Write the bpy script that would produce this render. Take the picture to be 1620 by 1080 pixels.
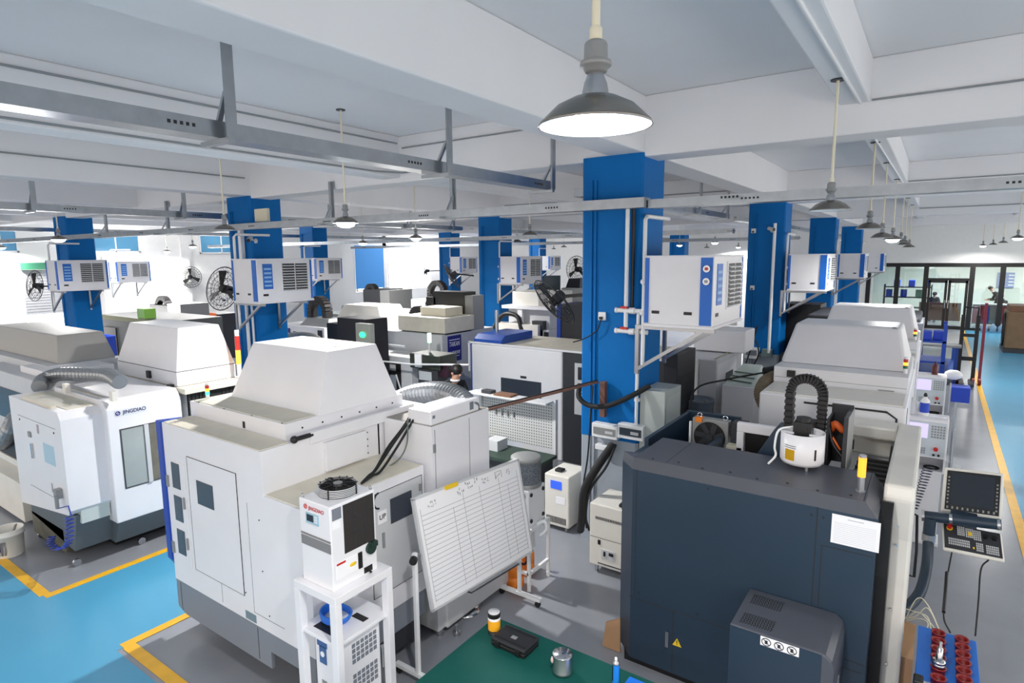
import bpy, math, random
from mathutils import Vector, Matrix
random.seed(7)
for _o in list(bpy.data.objects): bpy.data.objects.remove(_o)
SC = bpy.context.scene; COL = SC.collection

# ---------------------------------------------------------------- camera
FPX, CX, CY, CAMH = 960.0, 810.0, 540.0, 3.3
PHI, PITCH, ROLL = math.radians(35.0142), math.radians(8.00473), 0.0085
_f = Vector((-math.sin(PHI)*math.cos(PITCH), math.cos(PHI)*math.cos(PITCH), -math.sin(PITCH)))
_r0 = Vector((math.cos(PHI), math.sin(PHI), 0)); _u0 = _r0.cross(_f)
_r = _r0*math.cos(ROLL) - _u0*math.sin(ROLL); _u = _u0*math.cos(ROLL) + _r0*math.sin(ROLL)
cam = bpy.data.cameras.new('camera'); cam.sensor_width = 36.0; cam.lens = 36.0*FPX/1620.0
cam.clip_start = 0.05; cam.clip_end = 200
co = bpy.data.objects.new('camera', cam); COL.objects.link(co)
co.matrix_world = Matrix(((_r.x, _u.x, -_f.x, 0), (_r.y, _u.y, -_f.y, 0), (_r.z, _u.z, -_f.z, CAMH), (0, 0, 0, 1)))
SC.camera = co
def at(px, py, **k):
    """the point seen at a pixel of the photograph, on the plane x=, y= or z="""
    d = _f + _r*((px-CX)/FPX) - _u*((py-CY)/FPX)
    (a, v), = k.items(); i = 'xyz'.index(a); c = Vector((0, 0, CAMH))
    return c + d*((v-c[i])/d[i])
def zof(px, py, P):
    d = _f + _r*((px-CX)/FPX) - _u*((py-CY)/FPX)
    t = (d.x*P[0]+d.y*P[1])/(d.x*d.x+d.y*d.y)
    return CAMH + d.z*t

# ---------------------------------------------------------------- world, exposure, large lights
SC.view_settings.view_transform = 'Standard'; SC.view_settings.look = 'None'
SC.view_settings.gamma = 1.0; SC.view_settings.use_curve_mapping = False
SC.view_settings.exposure = 0.54
SC.cycles.use_denoising = True
SC.cycles.max_bounces = 8; SC.cycles.diffuse_bounces = 5; SC.cycles.glossy_bounces = 4
SC.cycles.transparent_max_bounces = 8; SC.cycles.sample_clamp_indirect = 6.0
SC.cycles.caustics_reflective = False; SC.cycles.caustics_refractive = False
W = bpy.data.worlds.new('daylight'); SC.world = W; W.use_nodes = True
_bg = W.node_tree.nodes['Background']; _bg.inputs[0].default_value = (1.0, 0.915, 0.84, 1); _bg.inputs[1].default_value = 1.1
LAMP_W = 60.0          # watts of one lit pendant lamp
WIN_W = 450.0          # daylight through the windows of the left wall

# ---------------------------------------------------------------- mesh builder
class MB:
    def __init__(s): s.v = []; s.f = []; s.mi = []; s.m = 0; s.sm = []
    def _add(s, vs, fs, smooth=False):
        n = len(s.v); s.v += [tuple(p) for p in vs]
        for f in fs: s.f.append([i+n for i in f]); s.mi.append(s.m); s.sm.append(smooth)
        return s
    def box(s, x0, x1, y0, y1, z0, z1):
        if x0 > x1: x0, x1 = x1, x0
        if y0 > y1: y0, y1 = y1, y0
        if z0 > z1: z0, z1 = z1, z0
        return s.hexa([(x0,y0,z0),(x1,y0,z0),(x1,y1,z0),(x0,y1,z0)], [(x0,y0,z1),(x1,y0,z1),(x1,y1,z1),(x0,y1,z1)])
    def hexa(s, b, t):
        return s._add(list(b)+list(t), [(3,2,1,0),(4,5,6,7),(0,1,5,4),(1,2,6,5),(2,3,7,6),(3,0,4,7)])
    def fru(s, x0, x1, y0, y1, z0, X0, X1, Y0, Y1, z1):
        return s.hexa([(x0,y0,z0),(x1,y0,z0),(x1,y1,z0),(x0,y1,z0)], [(X0,Y0,z1),(X1,Y0,z1),(X1,Y1,z1),(X0,Y1,z1)])
    def obox(s, c, ax, ay, az):
        c, ax, ay, az = map(Vector, (c, ax, ay, az))
        q = [c+i*ax+j*ay+k*az for k in (-1,1) for i, j in ((-1,-1),(1,-1),(1,1),(-1,1))]
        return s.hexa(q[:4], q[4:])
    def bar(s, a, b, w, h=None, up=(0,0,1)):
        a, b = Vector(a), Vector(b); h = h or w; d = (b-a); L = d.length; d.normalize(); up = Vector(up)
        if abs(d.dot(up)) > .95: up = Vector((1,0,0))
        r = d.cross(up).normalized(); u = r.cross(d)
        return s.obox((a+b)/2, r*w/2, d*L/2, u*h/2)
    def prism(s, pts, axis, a, b):
        k = 'xyz'.index(axis); n = len(pts)
        def mk(p, q): l = list(p); l.insert(k, q); return tuple(l)
        vs = [mk(p, a) for p in pts]+[mk(p, b) for p in pts]
        fs = [tuple(range(n))[::-1], tuple(range(n, 2*n))]+[(i, (i+1) % n, n+(i+1) % n, n+i) for i in range(n)]
        return s._add(vs, fs)
    def _rings(s, rings, caps=True, smooth=True, closed=False):
        n = len(rings[0]); base = len(s.v); vs = [p for r in rings for p in r]; fs = []
        m = len(rings)
        for j in range(m if closed else m-1):
            k = (j+1) % m
            for i in range(n): fs.append((j*n+i, j*n+(i+1) % n, k*n+(i+1) % n, k*n+i))
        s._add(vs, fs, smooth)
        if caps and not closed:
            s._add(rings[0], [tuple(range(n))[::-1]]); s._add(rings[-1], [tuple(range(n))])
        return s
    def tube(s, path, r, n=8, rib=0.0, caps=True, closed=False, smooth=True):
        path = [Vector(p) for p in path]; N = len(path); rings = []; prev = None
        for i, p in enumerate(path):
            if closed: t = path[(i+1) % N]-path[i-1]
            else: t = path[min(i+1, N-1)]-path[max(i-1, 0)]
            t.normalize()
            if prev is None:
                a = Vector((0,0,1)) if abs(t.z) < .9 else Vector((1,0,0)); u = t.cross(a).normalized()
            else:
                u = prev-t*prev.dot(t); u.normalize()
            prev = u; w = t.cross(u)
            rr = (r(i/(N-1)) if callable(r) else r)*(1+(rib if i % 2 else -rib))
            rings.append([p+(u*math.cos(2*math.pi*k/n)+w*math.sin(2*math.pi*k/n))*rr for k in range(n)])
        return s._rings(rings, caps, smooth and not rib, closed)
    def cyl(s, a, b, r, r2=None, n=20):
        a, b = Vector(a), Vector(b); r2 = r if r2 is None else r2; d = (b-a).normalized()
        u = d.cross(Vector((0,0,1)) if abs(d.z) < .9 else Vector((1,0,0))).normalized(); w = d.cross(u)
        ring = lambda p, q: [p+(u*math.cos(2*math.pi*k/n)+w*math.sin(2*math.pi*k/n))*q for k in range(n)]
        return s._rings([ring(a, r), ring(b, r2)])
    def lathe(s, c, prof, n=28, caps=True):
        c = Vector(c)
        return s._rings([[c+Vector((q*math.cos(2*math.pi*k/n), q*math.sin(2*math.pi*k/n), z)) for k in range(n)] for q, z in prof], caps)
    def quad(s, *p): return s._add(p, [tuple(range(len(p)))])
    def ball(s, c, r, n=12, sc=(1,1,1)):
        c = Vector(c); m = n//2
        rings = [[c+Vector((sc[0]*r*math.sin(math.pi*j/m)*math.cos(2*math.pi*k/n), sc[1]*r*math.sin(math.pi*j/m)*math.sin(2*math.pi*k/n), -sc[2]*r*math.cos(math.pi*j/m))) for k in range(n)] for j in range(1, m)]
        return s._rings(rings)
    def mesh(s, name):
        me = bpy.data.meshes.new(name); me.from_pydata(s.v, [], s.f)
        me.polygons.foreach_set('material_index', s.mi); me.polygons.foreach_set('use_smooth', s.sm); me.update()
        return me
    def build(s, name, mats, parent=None, bevel=0.0, seg=2):
        me = s.mesh(name)
        for m in (mats if isinstance(mats, (list, tuple)) else [mats]): me.materials.append(m)
        o = bpy.data.objects.new(name, me); COL.objects.link(o)
        if parent is not None:
            o.parent = parent; o.matrix_parent_inverse = pinv(parent)
        if bevel:
            b = o.modifiers.new('bevel', 'BEVEL'); b.width = bevel; b.segments = seg; b.limit_method = 'ANGLE'; b.angle_limit = math.radians(35)
            b.harden_normals = False
        return o
def pinv(parent):
    # parts are modelled in place: a part's own matrix is the identity, a thing's is its base point
    return Matrix.Identity(4) if parent.parent is not None else Matrix.Translation(-Vector(parent.location))
def arc(c, r, a0, a1, n, plane='xz', r2=None):
    out = []; r2 = r2 or r
    for i in range(n+1):
        a = math.radians(a0+(a1-a0)*i/n); p, q = r*math.cos(a), r2*math.sin(a)
        out.append(Vector(c)+{'xz': Vector((p,0,q)), 'yz': Vector((0,p,q)), 'xy': Vector((p,q,0))}[plane])
    return out
def spline(pts, n=8):
    P = [Vector(p) for p in pts]; P = [P[0]*2-P[1]]+P+[P[-1]*2-P[-2]]; out = []
    for i in range(1, len(P)-2):
        for j in range(n):
            t = j/n; a, b, c, d = P[i-1:i+3]
            out.append(.5*((2*b)+(c-a)*t+(2*a-5*b+4*c-d)*t*t+(3*b-a-3*c+d)*t**3))
    out.append(P[-2]); return out
def tag(o, label=None, cat=None, group=None, kind=None):
    for k, v in (('label', label), ('category', cat), ('group', group), ('kind', kind)):
        if v: o[k] = v
    return o
def thing(name, label, cat, loc=(0,0,0), group=None):
    o = bpy.data.objects.new(name, None); COL.objects.link(o); o.location = loc; o.empty_display_size = .1
    return tag(o, label, cat, group)
def solo(name, mb, mats, label, cat, group=None, bevel=0, kind=None):
    return tag(mb.build(name, mats, None, bevel), label, cat, group, kind)
def struct(name, mb, mats, parent=None, bevel=0):
    o = mb.build(name, mats, parent, bevel)
    if parent is None: o['kind'] = 'structure'
    return o
def dup(root, loc, label, rot=None, group=None, skip=()):
    r = root.copy(); COL.objects.link(r); r.location = loc
    if rot is not None: r.rotation_euler = (0, 0, rot)
    r['label'] = label
    if group: r['group'] = group
    for ch in list(root.children):
        if ch.name.split('.')[0] in skip: continue
        c = ch.copy(); COL.objects.link(c); c.parent = r
        for g in ch.children:
            d = g.copy(); COL.objects.link(d); d.parent = c
    return r
def text(s, mat, size, org, right, up, parent, name, ext=.0015, width=None, shear=0):
    cu = bpy.data.curves.new(name, 'FONT'); cu.body = s; cu.size = 1; cu.offset = .018; cu.extrude = 0; cu.shear = shear; cu.align_x = 'CENTER'; cu.align_y = 'CENTER'
    t = bpy.data.objects.new(name, cu); COL.objects.link(t)
    bpy.context.view_layer.update()
    me = bpy.data.meshes.new_from_object(t.evaluated_get(bpy.context.evaluated_depsgraph_get())); bpy.data.objects.remove(t)
    xs = [v.co.x for v in me.vertices] or [0, 1]; w = max(xs)-min(xs); mx = (max(xs)+min(xs))/2
    sx = (width/w) if width else size
    r, u = Vector(right).normalized(), Vector(up).normalized(); n = r.cross(u)
    for v in me.vertices: v.co = Vector(org)+r*((v.co.x-mx)*sx)+u*(v.co.y*size)+n*ext
    me.materials.clear(); me.materials.append(mat)
    o = bpy.data.objects.new(name, me); COL.objects.link(o)
    if parent is not None: o.parent = parent; o.matrix_parent_inverse = pinv(parent)
    return o

# ---------------------------------------------------------------- materials
def lin(c): return tuple(((x/255)/12.92 if x/255 <= .04045 else ((x/255+.055)/1.055)**2.4) for x in c)
def mat(name, rgb, rough=.5, metal=0.0, noise=0.0, nscale=6.0, emit=0.0, ecol=None, spec=.5, bump=0.0, bscale=80.0):
    m = bpy.data.materials.new(name); m.use_nodes = True; nt = m.node_tree; b = nt.nodes['Principled BSDF']
    c = lin(rgb); b.inputs['Base Color'].default_value = (*c, 1); b.inputs['Roughness'].default_value = rough
    b.inputs['Metallic'].default_value = metal; b.inputs['Specular IOR Level'].default_value = spec
    if noise or bump:
        tc = nt.nodes.new('ShaderNodeTexCoord'); tx = nt.nodes.new('ShaderNodeTexNoise')
        tx.inputs['Scale'].default_value = nscale; tx.inputs['Detail'].default_value = 5; nt.links.new(tc.outputs['Object'], tx.inputs['Vector'])
    if noise:
        rp = nt.nodes.new('ShaderNodeValToRGB'); rp.color_ramp.elements[0].position = .3; rp.color_ramp.elements[1].position = .7
        rp.color_ramp.elements[0].color = (*[x*(1-noise) for x in c], 1); rp.color_ramp.elements[1].color = (*[min(1, x*(1+noise*.5)) for x in c], 1)
        nt.links.new(tx.outputs['Fac'], rp.inputs['Fac']); nt.links.new(rp.outputs['Color'], b.inputs['Base Color'])
    if bump:
        t2 = nt.nodes.new('ShaderNodeTexNoise'); t2.inputs['Scale'].default_value = bscale; nt.links.new(tc.outputs['Object'], t2.inputs['Vector'])
        bp = nt.nodes.new('ShaderNodeBump'); bp.inputs['Strength'].default_value = bump; bp.inputs['Distance'].default_value = .01
        nt.links.new(t2.outputs['Fac'], bp.inputs['Height']); nt.links.new(bp.outputs['Normal'], b.inputs['Normal'])
    if emit:
        b.inputs['Emission Color'].default_value = (*lin(ecol or rgb), 1); b.inputs['Emission Strength'].default_value = emit
    return m
def glassmat(name, tint=(235,242,242), refl=.12):
    m = bpy.data.materials.new(name); m.use_nodes = True; nt = m.node_tree; nt.nodes.clear()
    o = nt.nodes.new('ShaderNodeOutputMaterial'); mx = nt.nodes.new('ShaderNodeMixShader'); t = nt.nodes.new('ShaderNodeBsdfTransparent'); g = nt.nodes.new('ShaderNodeBsdfGlossy')
    t.inputs[0].default_value = (*lin(tint), 1); g.inputs['Roughness'].default_value = .02; mx.inputs[0].default_value = refl
    nt.links.new(t.outputs[0], mx.inputs[1]); nt.links.new(g.outputs[0], mx.inputs[2]); nt.links.new(mx.outputs[0], o.inputs[0]); return m
WHITE = mat('white_enamel', (236,236,240), .35, noise=.03, nscale=3)
WHITE2 = mat('warm_white_enamel', (232,229,221), .4, noise=.05, nscale=4)
CREAMTOP = mat('cream_panel', (222,216,200), .5, noise=.08, nscale=6)  # cream tone for tops and ledges of the pale machines
LGREY = mat('light_grey_enamel', (205,207,210), .45, noise=.03)
MGREY = mat('mid_grey_enamel', (122,128,138), .45)
GREY = mat('grey_metal', (150,152,152), .45, .3)
SKIRT = mat('slate_grey_skirt', (130,136,146), .5)
DARKBLUE = mat('blue_black_panel', (36,54,72), .38, noise=.06, nscale=2)
DARKTOP = mat('charcoal_panel', (74,78,88), .4, noise=.05)
CHAR = mat('charcoal', (48,50,56), .5)
BLACK = mat('black_plastic', (22,22,24), .45)
RUBBER = mat('black_rubber', (26,27,29), .7)
SEAM = mat('panel_gap', (40,42,46), .8)
DGLASS = mat('dark_window', (58,66,78), .12, spec=.7)
BLUE = mat('royal_blue_enamel', (24,66,170), .4)
PILLAR = mat('blue_wall_paint', (0,106,180), .6, spec=.2, noise=.05, nscale=2)
PGREY = mat('grey_wall_paint', (160,168,178), .5, noise=.06, nscale=3)
PBLUE = mat('stripe_blue', (18,104,200), .4)
STEEL = mat('polished_steel', (196,198,202), .22, 1.0)
ALU = mat('brushed_aluminium', (176,178,182), .35, 1.0)
GALV = mat('galvanised_steel', (168,174,180), .32, .85, noise=.12, nscale=9)
CEIL = mat('white_ceiling_paint', (234,235,238), .8, noise=.02, nscale=1.5)
WALLM = mat('white_wall_paint', (238,238,236), .7, noise=.02)
PVC = mat('white_pvc', (236,238,240), .4)
CREAM = mat('cream_plastic', (226,220,196), .5)
RED = mat('red_plastic', (200,36,30), .4)
DKRED = mat('dark_red_plastic', (128,20,22), .4)
YEL = mat('yellow_label', (240,200,40), .5)
ORANGE = mat('orange_enamel', (238,132,34), .45)
PAPER = mat('white_paper', (245,245,248), .8)
INK = mat('black_ink', (40,42,48), .8)
GRID = mat('grey_ink_line', (150,153,160), .8)
GREENMAT = mat('green_antistatic_mat', (14,78,72), .7, spec=.2, noise=.06, nscale=5)
COILB = mat('blue_hose', (28,110,214), .3)
NAVY = mat('navy_sign', (30,34,128), .5)
SKIN = mat('skin', (214,164,136), .5); HAIR = mat('black_hair', (24,22,22), .5); CLOTH = mat('black_cloth', (30,32,38), .85)
CARD = mat('brown_cardboard', (176,138,104), .8, noise=.08)
BELLOWS = mat('black_bellows', (30,28,28), .6)
CHAIN = mat('drag_chain_black', (34,32,34), .55)
DUCT = mat('silver_flexible_duct', (150,154,158), .3, .6); DUCTG = mat('grey_flexible_duct', (120,122,120), .5)
BROWND = mat('brown_flexible_duct', (110,98,78), .5)
ORCAB = mat('orange_cable', (232,104,44), .5)
LAMPON = mat('lit_lamp', (255,255,255), .5, emit=14.0, ecol=(244,250,255))
LAMPWHITE = mat('lamp_white', (226,236,246), .25, emit=0.0)  # white of the reflectors and unlit bulbs, emits nothing
AMBER = mat('amber_beacon_lens', (255,160,50), .2, emit=1.1, ecol=(255,150,40))
TRED = mat('stack_red', (196,44,34), .3); TAMB = mat('stack_amber', (246,170,60), .3, emit=1.2, ecol=(255,170,50)); TGRN = mat('stack_green', (60,220,190), .3, emit=1.5, ecol=(70,240,200))
TGRND = mat('stack_green_unlit', (30,110,70), .3)
GREENL = mat('green_glow', (40,230,120), .3, emit=2.5, ecol=(40,235,120))
LCD = mat('blue_lcd', (40,80,200), .3, emit=.6, ecol=(50,90,220)); SCREEN = mat('dark_screen', (40,46,56), .15); LILAC = mat('lilac_screen', (206,196,236), .3, emit=.5, ecol=(206,196,236))
SKYWIN = mat('daylit_pane', (250,252,255), .4, emit=3.0, ecol=(246,250,255)); OFFW = mat('office_wall', (232,238,228), .7)
SIDEGLOW = mat('added_side_glow', (250,250,248), .4, emit=1.9, ecol=(255,248,240))  # glow added to brighten the right side from out of view
BLIND = mat('blue_roller_blind', (64,128,190), .7, emit=.25, ecol=(70,140,205)); BGLASS = mat('blue_window_glass', (70,120,150), .2, emit=.3, ecol=(80,140,180))
GLASS = glassmat('clear_glass')
BLKFRAME = mat('black_aluminium', (30,30,30), .4); DKGREEN = mat('green_shutter_box', (70,140,110), .5)
TEAL = mat('teal_paint', (10,128,160), .5)
FBLUE = mat('blue_floor_epoxy', (78,156,194), .25, noise=.03, nscale=1.2, spec=.5)
FYEL = mat('yellow_floor_line', (236,180,40), .35, noise=.12, nscale=7)
FGREY = mat('grey_floor_epoxy', (142,146,154), .26, noise=.09, nscale=1.6, spec=.5)
GREENBOX = mat('light_green_plastic', (150,214,90), .5); CRATE = mat('blue_crate', (34,70,190), .45)
REDPIPE = mat('maroon_paint', (150,50,70), .5)
BROWNW = mat('brown_wood', (120,84,62), .6)
# ================================================================ the building
PX = {'A': (-3.26, -2.56), 'B': (-10.28, -9.58), 'C': (-18.05, -17.33)}
PY = [6.02, 13.12, 20.22, 27.4]; PD = .6
XW, YW, XR, YN = -24.0, 32.3, 5.6, -5.0
struct('floor', MB().box(XW, XR, YN, 40, -.12, 0), FGREY)
_n = 0
def floor_paint(x0, x1, y0, y1):
    struct('walkway', MB().box(x0, x1, y0, y1, .0005, .003), FBLUE)
floor_paint(XW, 1.05, -.2, 1.95); floor_paint(-7.05, -5.5, 1.95, 12.0); floor_paint(1.05, 3.0, -.2, 32.2)
def floor_line(x0, x1, y0, y1):
    global _n; _n += 1; struct('trim_%d' % _n, MB().box(x0, x1, y0, y1, .003, .006), FYEL)
floor_line(-7.06, -6.97, 1.92, 12.0); floor_line(XW, -7.06, 1.89, 1.98)
floor_line(-5.57, -5.48, 2.0, 12.0); floor_line(-5.48, .98, 1.99, 2.09); floor_line(.98, 1.08, 1.99, 32.2)
struct('ceiling', MB().box(XW-.2, XR+.2, YN, YW+.2, 4.9, 5.05), CEIL)
def beam(x0, x1, y0, y1, z): struct('ceiling_beam', MB().box(x0, x1, y0, y1, z, 4.9), CEIL, bevel=.015)
for x0, x1, z in ((-2.95,-2.56,4.34), (-.80,-.57,4.55), (-6.4,-6.06,4.36), (-9.97,-9.58,4.34), (-13.9,-13.6,4.36), (-17.72,-17.33,4.34), (-21.2,-20.9,4.36), (2.0,2.25,4.55), (4.3,4.7,4.34)):
    beam(x0, x1, YN, YW, z)
for y in [-1.1]+PY: beam(XW, XR, y+.03, y+.42, 4.30)
struct('wall_left', MB().box(XW-.2, XW, YN, 7.0, 0, 4.9).box(XW-.2, XW, 8.7, 20.6, 0, 4.9).box(XW-.2, XW, 22.5, 22.75, 0, 4.9).box(XW-.2, XW, 26.2, YW+.2, 0, 4.9)
       .box(XW-.2, XW, 7.0, 8.7, 3.2, 4.9).box(XW-.2, XW, 20.6, 26.2, 0, 1.55).box(XW-.2, XW, 20.6, 26.2, 3.85, 4.9), WALLM)
struct('wall_far', MB().box(XW, -2.45, YW, YW+.2, 0, 4.9).box(-2.45, XR, YW, YW+.2, 2.85, 4.9), WALLM)
struct('wall_right', MB().box(XR, XR+.2, 1.0, 39, 0, 1.0).box(XR, XR+.2, 1.0, 39, 3.1, 4.9), WALLM)
for k in range(8): struct('window_%d' % (10+k), MB().box(XR+.02, XR+.05, 1.0+k*4, 4.9+k*4, 1.0, 3.1), SIDEGLOW); struct('trim_%d' % (30+k), MB().box(XR, XR+.2, 4.9+k*4, 5.0+k*4, 1.0, 3.1), WALLM)  # unseen glowing panes added in the wall to light the right aisle
struct('trim_20', MB().box(XW, XW+.14, 12.0, 12.3, 0, 4.9).box(XW, XW+.10, 9.3, 9.36, 0, 3.4), WALLM)
# openings in the left wall
def window(n, y0, y1, z0, z1, pane, bars=()):
    w = tag(thing('window_%d' % n, None, None, (XW, (y0+y1)/2, z0)), kind='structure'); x = XW
    f = MB()
    for a, b, c, d in ((y0, y1, z0, z0+.05), (y0, y1, z1-.05, z1), (y0, y0+.05, z0, z1), (y1-.05, y1, z0, z1)): f.box(x-.02, x+.04, a, b, c, d)
    for q in bars: f.box(x-.02, x+.04, q-.02, q+.02, z0, z1)
    f.build('window_frame', WALLM, w); MB().box(x-.01, x+.008, y0+.05, y1-.05, z0+.05, z1-.05).build('pane', pane, w)
window(1, 9.0, 10.6, 3.55, 4.28, BGLASS, (9.8,)); window(2, 22.8, 26.15, 1.6, 3.82, SKYWIN, (24.4,)); window(3, 5.4, 7.0, 3.55, 4.28, BGLASS, (6.2,))
window(4, 20.65, 22.45, 1.6, 3.82, SKYWIN); window(5, 12.8, 14.6, 3.5, 4.25, BGLASS, (13.7,))
solo('roller_blind', MB().box(XW+.02, XW+.05, 20.6, 22.5, 1.72, 3.8).cyl((XW+.05, 20.6, 3.84), (XW+.05, 22.5, 3.84), .05), BLIND, 'blue roller blind pulled down over a window of the left wall', 'blind')
s = tag(thing('door_1', None, None, (XW, 7.85, 0)), kind='structure')
sh = MB()
for k in range(16): sh.box(XW+.01, XW+.05, 7.0, 8.7, 1.55+k*.09, 1.62+k*.09); sh.box(XW+.01, XW+.03, 7.0, 8.7, 1.62+k*.09, 1.64+k*.09)
sh.build('shutter_curtain', LGREY, s); MB().box(XW, XW+.16, 6.95, 8.75, 3.0, 3.22).build('shutter_box', DKGREEN, s)
MB().box(XW-.15, XW-.13, 7.0, 8.7, 0, 1.55).build('daylight_gap', SKYWIN, s)
def daylight(y0, y1, z0, z1, w):
    l = bpy.data.lights.new('window_daylight', 'AREA'); l.shape = 'RECTANGLE'; l.size = y1-y0; l.size_y = z1-z0; l.energy = w; l.color = (1.0, .97, .93)
    o = bpy.data.objects.new('window_daylight', l); COL.objects.link(o); o.location = (XW+.12, (y0+y1)/2, (z0+z1)/2); o.rotation_euler = (math.pi/2, 0, -math.pi/2)
daylight(22.8, 26.1, 1.6, 3.8, WIN_W); daylight(7.0, 8.7, .1, 1.5, WIN_W*.3); daylight(9.0, 10.6, 3.5, 4.2, WIN_W*.2); daylight(12.8, 14.6, 3.5, 4.2, WIN_W*.2)
# columns
def pillar(c, y):
    x0, x1 = PX[c]; p = MB(); ch = .025
    def ring(z0, z1, e=0):
        a, b, q, r = x0-e, x1+e, y-e, y+PD+e
        p.prism([(a+ch,q),(b-ch,q),(b,q+ch),(b,r-ch),(b-ch,r),(a+ch,r),(a,r-ch),(a,q+ch)], 'z', z0, z1)
    p.m = 1; ring(0, 1.26); p.m = 0; ring(1.26, 4.34, .003)
    p.m = 0
    for xx in (x0+.11, x0+.16): p.box(xx, xx+.025, y-.022, y, 1.26, 4.1)
    p.m = 1
    for xx in (x0+.11, x0+.16): p.box(xx, xx+.025, y-.022, y, .1, 1.26)
    struct('pillar', p, [PILLAR, PGREY])
for c in 'ABC':
    for y in PY: pillar(c, y)
# ---- glazed office at the far end
oy = YW
fr = MB()
for z0, z1 in ((2.68, 2.85), (0, .1)): fr.box(-2.45, XR, oy, oy+.12, z0, z1)
offx = [(-2.45,-2.25), (-1.02,-.90), (.33-.1,.33+.06), (2.42-.1,2.42+.08), (3.9,4.05)]
struct('trim_21', fr, BLKFRAME)
def V(px, z=1.0): return at(px, 470, y=oy).x
mx = [V(1372), V(1417), V(1462), V(1535), V(1583), XR]
mul = MB()
for x in mx[:-1]: mul.box(x-.09, x+.09, oy-.01, oy+.13, 0, 2.75)
struct('trim_22', mul, BLKFRAME)
struct('window_6', MB().box(mx[0], mx[1], oy+.05, oy+.06, .1, 2.7).box(mx[1], mx[2], oy+.05, oy+.06, .1, 2.7).box(mx[2], mx[3], oy+.05, oy+.06, 2.2, 2.7).box(mx[3], mx[4], oy+.05, oy+.06, .1, 2.7).box(mx[4], XR, oy+.05, oy+.06, .1, 2.7), GLASS)
d = tag(thing('door_2', None, None, ((mx[2]+mx[3])/2, oy, 0)), kind='structure'); xm = (mx[2]+mx[3])/2
df = MB().box(mx[2]+.09, mx[3]-.09, oy, oy+.1, 2.1, 2.2); df.build('transom', BLKFRAME, d)
for a, b in ((mx[2]+.1, xm-.01), (xm+.01, mx[3]-.1)):
    lf = MB().box(a, a+.1, oy+.02, oy+.08, .02, 2.1).box(b-.1, b, oy+.02, oy+.08, .02, 2.1).box(a, b, oy+.02, oy+.08, .02, .14).box(a, b, oy+.02, oy+.08, 2.0, 2.1)
    l = lf.build('door_leaf', BLKFRAME, d); MB().box(a+.1, b-.1, oy+.045, oy+.055, .14, 2.0).build('pane', GLASS, l); MB().cyl((b-.05 if a < xm-.5 else a+.05, oy-.02, .9), (b-.05 if a < xm-.5 else a+.05, oy-.02, 1.25), .015).build('handle', STEEL, l)
struct('wall_back', MB().box(-8, XR+.2, 38.6, 38.8, 0, 4.9), OFFW); struct('trim_23', MB().box(-8, XR+.2, YW+.2, 38.8, 3.0, 3.1), OFFW)
struct('trim_24', MB().box(-8.1, -8, YW+.2, 38.8, 0, 3.1), OFFW)
# ================================================================ lamps, trays, coolers
def lamp_proto():
    t = thing('pendant_lamp', 'x', 'lamp', (0,0,0))
    MB().cyl((0,0,.205), (0,0,.9), .0105, n=12).lathe((0,0,0), [(.0115,.2),(.016,.205),(.016,.235),(.0115,.24)], 14).build('rod', CREAM, t)
    MB().lathe((0,0,0), [(.02,.206),(.026,.202),(.029,.196),(.030,.160),(.031,.158),(.0385,.156),(.040,.150),(.039,.145),(.033,.143),(.029,.132),(.026,.130),(.02,.128)], 28).build('socket_housing', GREY, t)
    MB().lathe((0,0,0), [(.02,.13),(.0225,.12),(.029,.105),(.033,.085),(.034,.07)], 28).build('neck', ALU, t)
    sh = MB().lathe((0,0,0), [(.034,.075),(.06,.068),(.1,.048),(.142,.008),(.145,0),(.142,.0),(.1415,.002)], 48, False); sh_ = sh.build('shade', GREY2, t)
    MB().lathe((0,0,0), [(.1412,.0015),(.139,.007),(.1,.044),(.06,.062),(.02,.067),(.001,.067)], 48, False).build('reflector', LAMPWHITE, sh_)
    MB().lathe((0,0,0), [(.05,.895),(.05,.905),(.012,.91)], 16).build('canopy', SHOE, t)
    return t
GREY2 = mat('spun_metal_shade', (138,134,128), .26, .95); SHOE = mat('dark_canopy', (70,74,80), .5)
lp = lamp_proto(); _first = [True]
bulb_on = MB().lathe((0,0,0), [(.05,.05),(.09,.03),(.105,.0),(.09,-.03),(.04,-.05)], 24).mesh('bulb'); bulb_in = MB().lathe((0,0,0), [(.05,.06),(.062,.045),(.055,.032),(.02,.027)], 24).mesh('bulb'); bulb_in.materials.append(LAMPON); bulb_on.materials.append(LAMPON)
bulb_off = MB().lathe((0,0,0), [(.04,.06),(.045,.04),(.03,.015),(.01,.01)], 16).mesh('bulb'); bulb_off.materials.append(LAMPWHITE)
def lamp(x, y, z, ztop, on, label, group=None, power=1.0):
    if _first[0]: t = lp; t.location = (x, y, z); t['label'] = label; _first[0] = False
    else: t = dup(lp, (x, y, z), label, skip=('bulb', 'lamp_light'))
    if group: t['group'] = group
    elif 'group' in t: del t['group']
    for c in t.children:
        n = c.name.split('.')[0]
        k = (ztop-z)
        if n == 'rod': c.scale = (1, 1, 1); 
        if n == 'rod': c.data = c.data.copy(); 
        if n == 'rod':
            for v in c.data.vertices:
                if v.co.z > .5: v.co.z = k
        if n == 'canopy': c.location = (0, 0, k-.905)
    o = bpy.data.objects.new('bulb', (bulb_in if power < .99 else bulb_on) if on else bulb_off); COL.objects.link(o); o.parent = t
    if on:
        l = bpy.data.lights.new('lamp_light', 'AREA'); l.shape = 'DISK'; l.size = .2; l.energy = LAMP_W*power; l.color = (1.0, .97, .93); l.spread = math.radians(165)
        q = bpy.data.objects.new('lamp_light', l); COL.objects.link(q); q.parent = t; q.location = (0, 0, -.055 if power > .99 else .02)
    return t
G1 = 'pendant lamps along the right aisle'
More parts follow.
